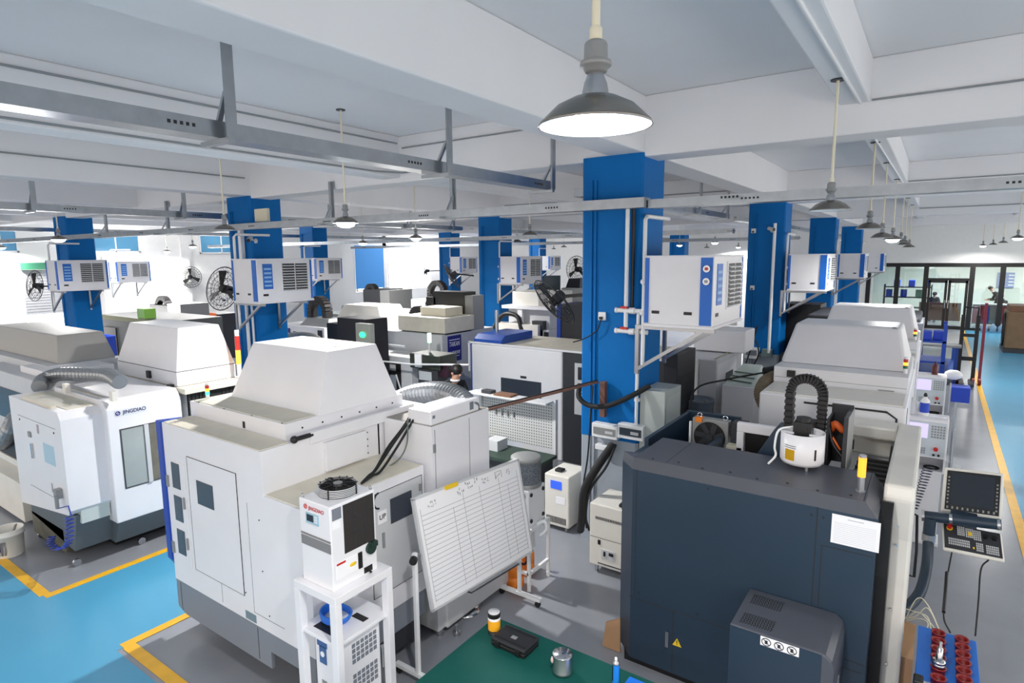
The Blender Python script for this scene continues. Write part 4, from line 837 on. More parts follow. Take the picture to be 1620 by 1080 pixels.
solo('coiled_air_hose', cs, mat('dark_navy_hose', (34,32,60), .4), 'dark coiled air hose hanging beside the white front frame', 'hose')
hb = thing('handrail', 'black bent tube handle beside the white front frame', 'handle', at(1452,820,y=6.3)); q = [at(1436,808,y=6.3), at(1451,815,y=6.3), at(1450,870,y=6.3), at(1446,912,y=6.3), at(1434,908,y=6.3)]
MB().tube(q, .012, 8).build('tube', BLACK, hb)
for k, (pa, lb) in enumerate((([(956,1030),(962,985),(972,975),(972,1040)], 'torn cardboard sheet leaning at the left foot of the dark machine'),)):
    q = [at(x, y, y=4.33) for x, y in pa]; m = MB().prism([(v.x-.02 if i < 2 else v.x+.05, max(v.z, .005)) for i, v in enumerate(q)], 'y', 4.33, 4.345)
    solo('cardboard', m, CARD, lb, 'cardboard')
solo('cardboard', MB().box(-.02, .05, 4.75, 5.25, .0, .5), CARD, 'brown cardboard standing at the right side of the dark machine, behind the cart', 'cardboard')
# ================================================================ second machine from the left and its neighbours
N = thing('machining_center', 'white machine with blue logo strip and tall glass door, left of the blue aisle', 'machine', (-7.9,2.9,0))
xf = -7.20
b = MB().prism([(-8.78,.44),(-7.36,.62),(-7.30,.68),(-7.30,1.66),(-7.36,1.74),(-8.78,1.74)], 'y', 2.30, 2.72); b.m = 1
for a in ((-8.55,-7.45,1.545,1.549), (-8.4,-7.6,.74,.744)): b.box(a[0], a[1], 2.298, 2.302, a[2], a[3])
for x, z in ((-8.5,1.5),(-7.5,1.5)): b.cyl((x,2.296,z), (x,2.30,z), .012, n=8)
b.build('side_block', [WHITE, SEAM], N, .025)
MB().prism([(xf,.42),(xf,1.70),(xf-.10,1.795),(-8.6,1.795),(-8.6,.42)], 'y', 2.69, 3.48).build('door_block', WHITE, N, .012)
MB().prism([(xf-.02,.42),(xf-.18,.14),(-8.5,.14),(-8.5,.42)], 'y', 2.72, 3.48).prism([(-7.34,.60),(-7.48,.16),(-8.7,.30),(-8.7,.46)], 'y', 2.36, 2.74).build('skirt', mat('slate_green_skirt', (92,104,112), .5), N, .004)
MB().box(-7.62, -7.32, 2.4, 2.68, .5, .66).build('drawer', mat('pale_drawer', (196,206,204), .5), N, .004)
w = MB().box(xf-.004, xf+.004, 2.80, 3.215, .785, 1.465).build('door_window', mat('window_surround', (70,74,78), .4), N)
MB().box(xf+.003, xf+.006, 2.815, 3.04, .80, 1.45).build('glass_pane', mat('grey_glass', (168,176,176), .12, noise=.15, nscale=2), w); MB().box(xf+.003, xf+.006, 3.10, 3.20, .80, 1.45).build('glass_pane', mat('inner_view', (120,116,104), .12, noise=.3, nscale=5), w)
MB().box(xf, xf+.02, 3.045, 3.09, .79, 1.46).build('door_bar', LGREY, w)
MB().box(xf-.002, xf+.003, 2.77, 3.10, 1.61, 1.68).build('logo_strip', mat('pale_logo_strip', (222,225,232), .4), N)
text('JINGDIAO', mat('logo_navy', (22,34,92), .4), .055, (xf+.004, 2.965, 1.645), (0,1,0), (0,0,1), N, 'lettering', width=.24)
MB().tube([Vector((xf+.005, 2.80+.02*math.cos(a), 1.645+.02*math.sin(a))) for a in [k*math.pi/9 for k in range(18)]], .005, 6, closed=True).bar((xf+.005,2.787,1.632), (xf+.005,2.813,1.658), .006).build('emblem', NAVY, N)
MB().box(-8.20, -8.17, 2.28, 2.30, 1.10, 1.27).build('handle', STEEL, N); MB().box(-8.25,-8.18,2.285,2.3,1.34,1.40).build('lock', GREY, N)
MB().box(-7.85, -7.55, 2.297, 2.30, 1.12, 1.34).build('instruction_plate', mat('pale_blue_plate', (176,206,222), .4), N)
MB().box(-7.98, -7.93, 2.296, 2.30, 1.42, 1.52).box(-7.74,-7.71,2.296,2.3,.80,.90).build('warning_tag', mat('grey_tag', (170,160,170), .5), N)
MB().cyl((-7.47,2.30,.86), (-7.47,2.25,.86), .03).box(-7.52,-7.44,2.24,2.30,.80,.90).cyl((-7.45,2.24,.84), (-7.45,2.24,.70), .018).build('air_regulator', GREY, N)
MB().box(-8.72, -7.75, 2.36, 2.68, .06, .34).build('chip_tray', mat('oily_tray', (110,108,92), .4, .3, noise=.3, nscale=9), N, .01)
MB().box(-8.4, -7.6, 2.8, 3.46, .02, .3).build('base', BLACK, N)
for x, y in ((-7.46,2.36), (-7.42,3.0), (-8.6,2.4), (-7.42,3.4)): MB().cyl((x-.015,y,.04), (x+.015,y,.04), .04).build('caster', STEEL, N)
MB().box(-8.3, -7.4, 2.75, 2.79, 1.795, 1.80).box(-8.65,-7.4,2.4,2.68,1.74,1.746).build('top_sheet', CREAMTOP, N)
MB().box(-8.45,-7.6,2.33,2.38,1.74,1.765).build('rail', CREAMTOP, N)
N2 = thing('milling_machine', 'white machine with tall sloped hood over black bellows, behind the logo machine', 'machine', (-7.9,3.9,0))
NL, NB = at(186,580,y=3.52).x, at(372,575,x=-7.34).y; TL_, TB = at(205,514,y=3.62).x, at(346,512,x=-7.42).y
MB().box(NL, -7.34, 3.52, NB, 1.79, 1.96).build('hood_base', WHITE, N2, .006)
h = MB().fru(NL, -7.34, 3.52, NB, 1.965, TL_, -7.42, 3.62, TB, 2.48); h.build('hood', WHITE, N2, .012); MB().box(NL+.01,-7.345,3.53,NB-.01,1.958,1.967).build('hood_joint', SEAM, N2)
MB().box(NL-.05, -7.14, 3.50, NB+.05, 1.72, 1.785).build('shelf', CREAMTOP, N2, .006)
MB().box(NL, -7.22, 3.56, NB, .3, 1.72).build('column', LGREY, N2); bw = MB()
for k in range(7): bw.box(-7.22, -7.19, 3.56+k*.045, 3.59+k*.045, 1.2, 1.72); bw.box(-7.22,-7.19,3.98+k*.05,4.015+k*.05,1.2,1.72)
bw.box(-7.225, -7.20, 3.56, 4.36, 1.2, 1.72); bw.build('bellows', BELLOWS, N2)
MB().box(-8.05, -7.97, 3.49, 3.52, 1.83, 1.92).box(-7.5,-7.42,3.47,3.53,1.785,1.81).build('connector', BLACK, N2)
p = at(350, 553, x=-7.3); pass
stack_light(N2, (-7.22,NB-.02,1.785), .62, .03, ((TRED,),(TAMB,)))
MB().box(NL,-7.25,3.55,NB,.0,.3).build('base', CHAR, N2)
dpts = [at(62,612,y=2.6), at(70,600,y=2.75), at(95,592,y=2.85), at(135,592,y=2.9), at(172,594,y=2.9), at(190,604,y=2.88)]
solo('flexible_duct', MB().tube(spline(dpts, 14), .082, 18, .05), DUCT, 'silver ribbed duct curving over the top of the logo machine', 'duct')
dpts = [at(92,573,y=4.0), at(125,570,y=4.05), at(155,572,y=4.1), at(172,580,y=4.1), at(180,592,y=4.0)]
solo('flexible_duct', MB().tube(spline(dpts, 12), .10, 14, .03), DUCTG, 'dark grey ribbed duct behind, below the blue crate at far left', 'duct')
for x, y, lb in ((at(100,606,y=2.62).x, 2.62, 'small white bracket left on the silver duct of the logo machine'), (at(172,598,y=2.74).x, 2.74, 'small white bracket right on the silver duct of the logo machine')):
    solo('duct_bracket', MB().box(x-.04, x+.04, y, y+.05, 1.795, 1.90), WHITE2, lb, 'bracket', 'brackets on the silver duct')
# far left machine
Q = thing('machining_center', 'grey white machine at the left edge behind the logo machine, low grey hood', 'machine', (-10,3.2,0))
MB().box(-11.2, -9.0, 2.62, 3.9, .5, 1.83).build('enclosure', LGREY, Q, .01)
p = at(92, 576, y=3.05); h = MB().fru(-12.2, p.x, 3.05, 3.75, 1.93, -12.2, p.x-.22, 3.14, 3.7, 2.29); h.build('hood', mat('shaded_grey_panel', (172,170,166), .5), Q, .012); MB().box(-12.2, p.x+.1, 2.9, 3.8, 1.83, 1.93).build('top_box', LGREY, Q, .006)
a = at(33, 592, y=2.75); MB().box(-9.9, -8.95, 2.75, 3.5, 1.83, 1.92).build('top_unit', WHITE, Q, .01)
MB().box(-10.9, -9.35, 2.61, 2.62, 1.2, 1.62).build('window', DGLASS, Q); MB().box(-11.2,-9.0,2.7,3.8,.0,.5).build('base', CHAR, Q)
MB().box(-10.6, -9.15, 2.45, 2.62, .72, .80).box(-10.6,-9.15,2.40,2.62,.05,.55).build('front_tray', WHITE2, Q, .006)
MB().box(-10.6,-9.15,2.47,2.6,.80,1.0).build('tray_gap', BLACK, Q)
MB().tube(spline([at(2,700,y=2.45), at(12,690,y=2.42), at(20,672,y=2.45), at(26,660,y=2.55)], 8), .10, 14, .04).build('elbow_duct', DUCT, Q)
q = at(16, 876, z=0); bk = thing('bucket', 'white plastic bucket with printed label at the left edge', 'bucket', q); r = .15
MB().lathe(q, [(r*.86,0),(r*.9,.02),(r*.97,.24),(r*1.06,.245),(r*1.06,.27),(r*1.0,.275),(r*1.04,.30),(r*1.0,.31),(r*.95,.30),(r*.85,.03),(.001,.03)], 30, False).build('pail', WHITE2, bk)
lb = MB(); lb._rings([[q+Vector((r*(.905+.02*k_)*math.cos(a), r*(.905+.02*k_)*math.sin(a), .04+.16*k_/3)) for k_ in range(4)] for a in [-1.6+k*.12 for k in range(11)]], False); lb.build('label', mat('bucket_label', (226,226,226), .5), bk)
lb = MB(); lb._rings([[q+Vector((r*(.94+.01*k_)*math.cos(a), r*(.94+.01*k_)*math.sin(a), .09+.07*k_)) for k_ in range(2)] for a in [-1.2+k*.1 for k in range(5)]], False); lb.build('label_picture', mat('violet_print', (70,70,150), .5), bk)
MB().bar(q+Vector((-.02,-.02,.05)), q+Vector((.10,.06,.36)), .03, .01).build('scraper', GREY, bk)
cs = []; N_ = 150
for k in range(N_+1):
    t = k/N_; c = spline([at(109,815,y=2.22), at(110,835,y=2.2), at(108,858,y=2.18), at(94,868,y=2.2), at(80,860,y=2.24), at(82,848,y=2.26)], 30); c = c[int(t*(len(c)-1))]
    cs.append(c+Vector((.06*math.cos(k*.7), .035*math.sin(k*.7), .02*math.cos(k*.7))))
solo('coiled_air_hose', MB().tube([(-7.45,2.24,.70), at(108,800,y=2.23)]+cs, .0065, 6), mat('deep_blue_hose', (30,60,160), .3), 'blue coiled air hose hanging at the corner of the logo machine', 'hose')
cr = at(120, 553, z=1.9); X_ = thing('crate', 'bright blue plastic crate in front of the leftmost pillar base', 'crate', (-13.6,5.2,1.4))
p0, p1 = at(86,555,y=5.0), at(148,534,y=5.0); m = MB().box(p0.x, p1.x, 5.0, 5.4, p0.z, p0.z+.05)
for a in ((p0.x,p1.x,5.0,5.03), (p0.x,p1.x,5.37,5.4), (p0.x,p0.x+.03,5,5.4), (p1.x-.03,p1.x,5,5.4)): m.box(*a, p0.z, p1.z)
m.build('tub', CRATE, X_, .02); MB().box(p0.x+.12,p0.x+.26,4.99,5.0,p0.z+.12,p0.z+.19).box(p1.x-.4,p1.x-.28,4.99,5.0,p0.z+.12,p0.z+.19).build('label', PAPER, X_)
MB().box(p0.x-.1, p1.x+.3, 4.9, 5.5, 0, p0.z).build('support', mat('support_grey', (120,120,118), .6), X_)
# ================================================================ right row of white machines
def right_machine(y0, label, extra=True):
    R = thing('machining_center', label, 'machine', (-.9,y0+1,0)); xf = -.15
    MB().box(-1.42, xf, y0, y0+2.35, .45, 1.90).build('enclosure', WHITE, R, .02)
    s = MB().tube([(-1.0,y0-.004,1.845),(-.30,y0-.004,1.845),(-.22,y0-.004,1.79),(-.215,y0-.004,1.3)], .010, 6); s.build('door_gap', SEAM, R)
    MB().box(-1.38, xf-.03, y0+.03, y0+.62, 1.90, 1.91).build('cream_ledge', WHITE2, R)
    u = MB().box(-1.42, -.17, y0+.64, y0+2.2, 1.90, 2.07); u.m = 1; u.box(-1.41, -.18, y0+.638, y0+.641, 1.955, 1.958); u.build('top_box', [WHITE, SEAM], R, .008)
    h = MB().fru(-1.42, -.19, y0+.95, y0+2.15, 2.07, -1.33, -.29, y0+1.28, y0+1.92, 2.50); h.m = 1; h.box(-.8,-.797,y0+1.1,y0+1.12,2.25,2.3) if 0 else None
    h.build('hood', WHITE, R, .03)
    t = MB().box(-.37, -.33, y0+1.26, y0+1.275, 2.492, 2.499).build('hood_mark', SEAM, R)
    MB().box(-1.28,-1.20,y0+.60,y0+.64,1.97,2.04).build('connector', BLACK, R); MB().box(-.42,-.28,y0+.635,y0+.64,1.915,1.925).build('nameplate', GREY, R)
    MB().box(-1.4, xf-.02, y0+.05, y0+2.3, .0, .45).build('base', SKIRT, R)
    MB().box(-.185, xf+.004, y0+.25, y0+.262, 1.2, 1.85).build('front_seam', SEAM, R) 
    stack_light(R, (-.21,y0+.9,2.07), .17, .022, ((TRED,),(TAMB,),(TGRND,)))
    return R
right_machine(6.45, 'nearest white machine of the right row, just behind the dark machine'); right_machine(9.40, 'second white machine of the right row, its hood above the first')
g = thing('machining_center', 'dark grey topped machine at the far end of the right row', 'machine', (-1,13,0))
MB().box(-1.85, -.3, 12.35, 14.2, 0, 2.0).build('enclosure', GREY, g, .01); MB().box(-1.95, -.2, 12.4, 14.3, 2.0, 2.18).build('dark_top', CHAR, g, .03); MB().box(-.62,-.15,12.3,13.5,1.5,2.12).build('side_unit', MGREY, g, .01); MB().box(-.4,-.25,12.29,12.3,1.9,1.96).build('label', CHAR, g)
def panel(y, label):
    t = thing('control_console', label, 'control panel', (.02,y,0)); x0, x1 = -.17, .215; zt = zof(1475, 0, (0, 0)) if 0 else None
    zt, zb_ = 1.475, 1.02
    MB().prism([(y,zb_),(y-.02,zt-.02),(y+.02,zt),(y+.25,zt),(y+.25,zb_)], 'x', x0, x1).build('housing', WHITE, t, .012)
    F = slab((x0,y-.001,zb_), (x1,y-.001,zb_), (x0,y-.021,zt-.02))
    a = MB(); sbox(a, F, .04,.95,.05,.95,.001,.003); f_ = a.build('face', mat('panel_face', (206,214,220), .4), t)
    a = MB(); sbox(a, F, .06,.52,.52,.9,.003,.006); a.build('display', LILAC, f_)
    a = MB(); [sbox(a, F, .6+.07*i, .645+.07*i, .55+.07*j, .59+.07*j, .003, .006) for i in range(5) for j in range(5)]; [sbox(a, F, .15+.06*i, .19+.06*i, .1+.06*j, .14+.06*j, .003, .006) for i in range(6) for j in range(3)]; a.build('keys', GREY, f_)
    n_ = Vector((0,-1,0)); c = F(.74,.26,.003); MB().cyl(c, c+n_*.03, .022).build('stop_button', RED, f_)
    for u in (.70,.82): c = F(u,.10,.003); MB().cyl(c, c+n_*.02, .012).build('knob', BLACK, f_)
    for x in (x0-.02, x1+.05): MB().cyl((x,y-.09,.95), (x,y-.09,1.40), .012).build('grip_bar', STEEL, t); MB().bar((x,y-.09,1.36), (x,y+.03,1.36), .015).bar((x,y-.09,1.0), (x,y+.03,1.0), .015).build('grip_bracket', WHITE, t)
    MB().box(x0, x1, y-.01, y+.25, .86, .875).box(x1-.02,x1,y,y+.25,.86,zb_).box(x0,x0+.02,y,y+.25,.86,zb_).build('shelf', WHITE, t)
    MB().box(x0+.1, x1-.02, y+.25, y+.3, .0, 1.1).build('column', WHITE, t)
    MB().box(x0+.1,x1,y+.0,y+.3,0,.03).build('foot', WHITE, t)
    MB().tube([Vector((.09+.07*math.cos(a), y+.09+.05*math.sin(a), .885+.004*(k % 3))) for k, a in enumerate([j*math.pi/7 for j in range(40)])], .008, 6).build('handset_cable', BLACK, t)
    MB().cyl((-.07,y+.03,.875), (-.07,y+.03,.93), .014).ball((-.07,y+.03,.94), .018).build('joystick', BLACK, t)
    return t
panel(8.05, 'nearest white operator panel with lilac screen beside the right aisle'); panel(10.95, 'farther white operator panel with lilac screen beside the right aisle')
def bottle(p, r, h, body, cap, label, cat='bottle', band=None):
    p = Vector(p); t = thing('bottle', label, cat, p)
    MB().lathe(p, [(r*.95,0),(r,.01),(r,h*.65),(r*.5,h*.78),(r*.32,h*.82),(r*.32,h*.86)], 18).build('body', body, t); MB().lathe(p, [(r*.42,h*.84),(r*.42,h*.93),(r*.2,h)], 14).build('cap', cap, t)
    if band: MB().lathe(p, [(r*1.02,h*.15),(r*1.02,h*.58)], 18, False).build('label_band', band, t)
    return t
bottle((-.02,8.15,1.475), .045, .26, PVC, BLACK, 'white spray bottle with blue label on the nearest operator panel', band=CRATE)
bottle((-.13,8.2,1.475), .05, .19, PVC, PVC, 'plain white bottle beside the blue labelled one on the operator panel')
solo('tissue', MB().prism([(.02,8.1),(.16,8.08),(.19,8.16),(.06,8.2)], 'z', 1.476, 1.482), PAPER, 'crumpled white paper lying on the nearest operator panel', 'paper')
bottle((.06,11.05,1.475), .04, .2, mat('dark_red_bottle', (90,30,36), .4), BLACK, 'dark bottle on the farther operator panel')
solo('wrapped_bundle', MB().ball((.30,11.5,1.42), .10, 12, (1.2,1,.8)), PVC, 'white wrapped bundle behind the farther operator panel', 'bundle')
solo('crate', MB().box(.28,.52,11.2,11.5,1.05,1.28), CRATE, 'small blue box at the right of the farther operator panel', 'box', bevel=.01)
solo('stand_pole', MB().cyl((.36,11.3,0), (.36,11.3,1.05), .02).cyl((.36,11.3,0), (.36,11.3,.03), .15), STEEL, 'thin steel stand under the small blue box', 'stand')
# ================================================================ around the central pillar
px0, px1, py0 = PX['A'][0], PX['A'][1], PY[0]
W1 = thing('water_pipe', 'white plastic pipe with red valves on the central pillar', 'pipe', (-2.55,5.95,0))
pa = [at(997,330,y=5.94), at(990,460,y=5.94)]; pb = [at(990,495,y=5.94)]
xv = at(992,400,y=5.94).x
MB().cyl((xv,5.94,3.77), (xv,5.94,2.52), .022).build('riser', PVC, W1)
for z, m_ in ((2.72,1), (2.50,1)):
    MB().cyl((xv-.12,5.94,z), (-2.44,5.94,z), .024).cyl((xv-.12,5.94,z), (xv-.10,5.94,z), .03).cyl((xv+.04,5.94,z), (xv+.10,5.94,z), .034).build('branch', PVC, W1)
    MB().box(xv-.05, xv+.03, 5.90, 5.93, z+.025, z+.045).cyl((xv-.01,5.94,z+.02), (xv-.01,5.94,z+.05), .022).build('valve_handle', RED, W1)
xd = at(1008,560,y=5.94).x; MB().cyl((xd,5.95,2.72), (xd,5.95,1.36), .018).build('drop', PVC, W1)
for z in (2.1,1.75): MB().box(xd-.028, xd+.028, 5.95, 5.99, z, z+.03).build('clip', PVC, W1)
solo('conduit', MB().cyl((xv+.05,5.98,3.77), (xv+.05,5.98,2.7), .018), BLACK, 'black cable beside the white pipe on the central pillar', 'cable')
def outlet(px, py, yv, lb, x=None):
    p = at(px, py, y=yv); t = thing('power_outlet', lb, 'outlet', p); MB().box(p.x-.045, p.x+.045, yv, yv+.02, p.z-.045, p.z+.045).build('plate', PVC, t, .004); MB().box(p.x-.02, p.x+.012, yv-.03, yv, p.z-.035, p.z-.005).build('plug', BLACK, t); return p
p = outlet(952, 500, 5.99, 'white power outlet with black plug on the central pillar')
solo('cable', MB().tube(spline([(p.x,5.97,p.z-.04), (p.x-.05,5.97,p.z-.16), (p.x-.2,5.96,p.z-.26), (-3.3,5.9,p.z-.3)], 6), .007, 6), RUBBER, 'thin black flex from the outlet on the central pillar', 'cable')
outlet(1190, 455, 13.09, 'white outlet low on the second right pillar'); outlet(1192, 365, 13.09, 'white outlet high on the second right pillar'); outlet(356, 473, 5.99, 'white outlet on the second blue pillar, left of its cooler')
def camera_(px, py, yv, lb, d):
    p = at(px, py, y=yv-.12); t = thing('security_camera', lb, 'camera', p); p = Vector(p); d = Vector(d)
    MB().cyl(p-d*.07, p+d*.07, .035).build('body', LGREY, t); MB().cyl(p+d*.07, p+d*.085, .03).build('lens', BLACK, t); MB().bar(p, (p.x, yv, p.z-.03), .02).cyl((p.x,yv,p.z-.03), (p.x,yv-.02,p.z-.03), .04).build('mount', LGREY, t)
camera_(1220, 362, 13.1, 'security camera on the second right pillar', (.8,-.5,-.2)); camera_(395, 378, 6.0, 'security camera on the second blue pillar', (.6,-.7,-.3))
p0, p1 = at(406,331,y=5.99), at(427,350,y=5.99); ap_ = solo('wireless_access_point', MB().box(p0.x, p1.x, 5.94, 6.0, p1.z, p0.z), CREAM, 'cream box high on the second blue pillar', 'wall box', bevel=.01)
# distribution boxes
J = thing('breaker_box', 'white twin distribution box with dark covers on the central pillar', 'breaker box', (-2.8,5.95,1.3))
for (a, c, m_) in (((936,668),(976,697),GREY), ((977,669),(1017,699),mat('smoked_cover', (64,74,84), .2))):
    p, q = at(*a, y=5.9), at(*c, y=5.9); h = MB().box(p.x, q.x, 5.9, 6.0, q.z-.0, p.z).build('box', PVC, J, .008)
    MB().box(p.x+.025, q.x-.02, 5.893, 5.9, q.z+.04, p.z-.04).build('cover', m_, h); MB().box(q.x-.14, q.x-.05, 5.889, 5.893, q.z+.06, p.z-.07).build('breakers', LGREY, h)
p, q = at(941,698,y=5.92), at(962,714,y=5.92); MB().box(p.x, q.x, 5.92, 6.0, q.z, p.z-.03).build('junction_box', PVC, J, .006)
E1 = thing('electrical_box', 'tall light grey metal cabinet at the right side of the central pillar', 'cabinet', (-2.4,6.2,1.3))
MB().box(-2.52, -2.24, 5.97, 6.45, .62, 1.88).build('housing', mat('grey_green_box', (178,186,184), .4, noise=.05), E1, .008); MB().box(-2.239, -2.234, 6.02, 6.40, .7, 1.82).build('door', mat('grey_green_door', (186,194,192), .4), E1, .003)
MB().box(-2.236, -2.222, 6.1, 6.12, 1.3, 1.42).build('handle', BLACK, E1); MB().box(-2.236,-2.231,6.2,6.27,1.38,1.5).build('sticker', PAPER, E1); MB().box(-2.5,-2.26,6.0,6.4,0,.62).build('plinth', PGREY, E1)
pts = [at(917,608,y=5.85), at(916,628,y=5.75), at(932,641,y=5.75), at(960,642,y=5.75), at(995,628,y=5.85), at(1028,610,y=6.0)]
solo('cable', MB().tube(spline(pts, 8), .028, 10), RUBBER, 'thick black cable sagging across the central pillar', 'cable')
BR = mat('brown_cable_rail', (120,84,70), .5)
c0, c1 = at(690,668,y=4.1), at(945,604,y=5.9); rl = thing('cable_rail', 'thin brown perforated cable rail running to the central pillar', 'cable rail', c1)
MB().bar(c0, c1, .06, .012).build('rail', BR, rl); MB().bar(c0+Vector((0,0,.02)), c1+Vector((0,0,.02)), .012).build('cable', BLACK, rl)
d = at(953,604,y=5.93); d2 = at(955,660,y=5.93); MB().box(d.x-.03, d.x+.03, 5.93, 5.99, d2.z, d.z).build('post', BR, rl)
for k, (o, r, lb) in enumerate(((0,.045,'thickest black sleeved cable falling from the distribution box to the floor'), (14,.014,'thin black cable beside the thick sleeve below the distribution box'))):
    pts = [at(970+o*.3,703,y=5.82), at(945+o,738,y=5.6), at(925+o*.6,775,y=5.55), at(921+o*.4,815,y=5.6), at(918+o,838,y=5.75)]
    solo('cable', MB().tube(spline(pts, 8), r, 8), RUBBER, lb, 'cable', 'cables below the distribution box')
solo('cable', MB().tube(spline([at(938,610,y=5.9), at(934,660,y=5.75), at(930,720,y=5.7), at(922,780,y=5.75), at(928,835,y=5.9)], 8), .009, 6), RUBBER, 'long thin black cable hanging from the brown rail at the central pillar', 'cable', 'cables below the distribution box')
V1 = thing('voltage_stabilizer', 'white box on casters with blue display, left of the central pillar', 'stabilizer', (-3.55,6.25,0))
MB().box(-3.74, -3.40, 6.0, 6.46, .06, .70).build('housing', WHITE2, V1, .015); MB().box(-3.65, -3.50, 5.994, 6.0, .53, .63).build('display', LCD, V1)
vg = MB(); [vg.box(-3.71+k*.02, -3.70+k*.02, 5.996, 6.0, .10, .18) for k in range(14)]; vg.build('vent', SEAM, V1); MB().box(-3.58,-3.45,5.997,6.0,.35,.44).build('sticker', PAPER, V1)
for x in (-3.69, -3.45):
    for y in (6.05, 6.40): MB().cyl((x-.012,y,.03), (x+.012,y,.03), .03).build('caster', GREY, V1)
p = at(892,742,z=.70); solo('handheld_meter', MB().box(-3.66, -3.56, 6.1, 6.2, .70, .735), BLACK, 'black handheld device lying on the white stabilizer', 'device', bevel=.012)
V2 = thing('transformer_box', 'white cabinet with slotted vent and switch on feet, left of the dark machine', 'cabinet', (-2.5,5.5,0))
MB().box(-2.80, -2.33, 5.38, 5.85, .09, .76).build('housing', WHITE2, V2, .012); vg = MB(); [vg.box(-2.73+k*.018, -2.72+k*.018, 5.377, 5.38, .60, .63) for k in range(22)]; vg.build('vent', SEAM, V2)
MB().box(-2.79,-2.34,5.378,5.381,.40,.404).build('gap', SEAM, V2); MB().box(-2.66,-2.50,5.374,5.38,.19,.29).build('switch_plate', LGREY, V2); MB().box(-2.63,-2.61,5.366,5.374,.22,.27).box(-2.57,-2.52,5.366,5.374,.24,.27).box(-2.7,-2.67,5.374,5.38,.33,.38).build('switch', BLACK, V2)
MB().box(-2.7,-2.4,5.377,5.38,.12,.13).build('slot', SEAM, V2)
for x in (-2.74, -2.38): MB().cyl((x,5.44,0), (x,5.44,.09), .02).cyl((x,5.8,0), (x,5.8,.09), .02).build('foot', STEEL, V2)
p = at(958,786,z=.76); solo('cap', MB().box(-2.5,-2.36,5.42,5.55,.76,.80), BLACK, 'black item on the white cabinet left of the dark machine', 'object', bevel=.02)
# mist collector on its stand, orange cylinders
MC = thing('mist_collector', 'white mist collector with grey perforated drum on a thin legged stand', 'mist collector', (-3.3,4.9,0))
xb, yb_ = -3.28, 4.86
MB().box(xb-.13, xb+.15, yb_-.13, yb_+.17, .64, 1.02).build('housing', WHITE, MC, .01); MB().box(xb-.1,xb-.01,yb_-.136,yb_-.13,.86,.95).build('label', mat('blue_plate', (44,70,140), .4), MC)
for y, z in ((yb_-.09,.97),(yb_-.09,.70),(yb_+.13,.97),(yb_+.13,.70)): MB().cyl((xb+.15,y,z), (xb+.16,y,z), .02).build('knob', BLACK, MC)
dm = MB().lathe((xb+.02,yb_+.02,0), [(.155,1.02),(.155,1.05),(.15,1.055),(.15,1.28),(.155,1.285),(.155,1.31),(.14,1.32),(.001,1.32)], 36); dm.m = 1
pm = bpy.data.materials.new('perforated_drum'); pm.use_nodes = True; nt = pm.node_tree; bs = nt.nodes['Principled BSDF']; tc = nt.nodes.new('ShaderNodeTexCoord'); vo = nt.nodes.new('ShaderNodeTexVoronoi'); vo.inputs['Scale'].default_value = 70
rp = nt.nodes.new('ShaderNodeValToRGB'); rp.color_ramp.elements[0].position = .25; rp.color_ramp.elements[0].color = (*lin((46,50,56)),1); rp.color_ramp.elements[1].position = .4; rp.color_ramp.elements[1].color = (*lin((112,120,128)),1)
nt.links.new(tc.outputs['Object'], vo.inputs['Vector']); nt.links.new(vo.outputs['Distance'], rp.inputs[0]); nt.links.new(rp.outputs[0], bs.inputs['Base Color']); bs.inputs['Roughness'].default_value = .5
dm.lathe((xb+.02,yb_+.02,0), [(.152,1.06),(.152,1.275)], 36, False); dm.build('drum', [GREY, pm], MC)
for x, y in ((xb-.21,yb_-.16), (xb+.17,yb_-.16), (xb+.17,yb_+.2), (xb-.21,yb_+.2)): MB().box(x-.015, x+.015, y-.015, y+.015, .04, .64).cyl((x,y,0), (x,y,.05), .02).build('leg', PVC, MC)
rl = MB(); [rl.bar(*a, .03) for a in (((xb-.21,yb_-.16,.18),(xb+.17,yb_-.16,.18)), ((xb+.17,yb_-.16,.18),(xb+.17,yb_+.2,.18)), ((xb-.21,yb_-.16,.62),(xb+.17,yb_-.16,.62)), ((xb+.17,yb_-.16,.62),(xb+.17,yb_+.2,.62)))]; rl.build('rails', PVC, MC)
MB().box(xb+.0, xb+.14, yb_-.12, yb_+.0, .40, .58).build('control_box', LGREY, MC, .006)
MB().tube([Vector((xb+.08+.055*math.cos(a), yb_-.14, .32+.07*math.sin(a))) for a in [k*math.pi/8 for k in range(16)]], .012, 7, closed=True).tube(spline([(xb-.08,yb_-.14,.85),(xb-.03,yb_-.15,.6),(xb+.05,yb_-.14,.39)],5), .009, 6).build('hose', RUBBER, MC)
MB().tube(spline([(xb+.17,yb_,.64),(xb+.24,yb_+.02,.68),(xb+.26,yb_+.02,.60),(xb+.2,yb_,.53)],6), .018, 8).build('outlet_pipe', PVC, MC)
for k, (px, py, lb) in enumerate(((815,926,'orange round canister standing in front under the mist collector'), (832,905,'orange round canister behind, under the mist collector'))):
    q = at(px, py, z=0); MB_ = MB().lathe(q, [(.085,0),(.09,.01),(.09,.11),(.082,.115),(.082,.125),(.09,.13),(.09,.23),(.08,.25),(.001,.25)], 24); solo('canister', MB_, ORANGE, lb, 'canister', 'orange canisters below the mist collector')
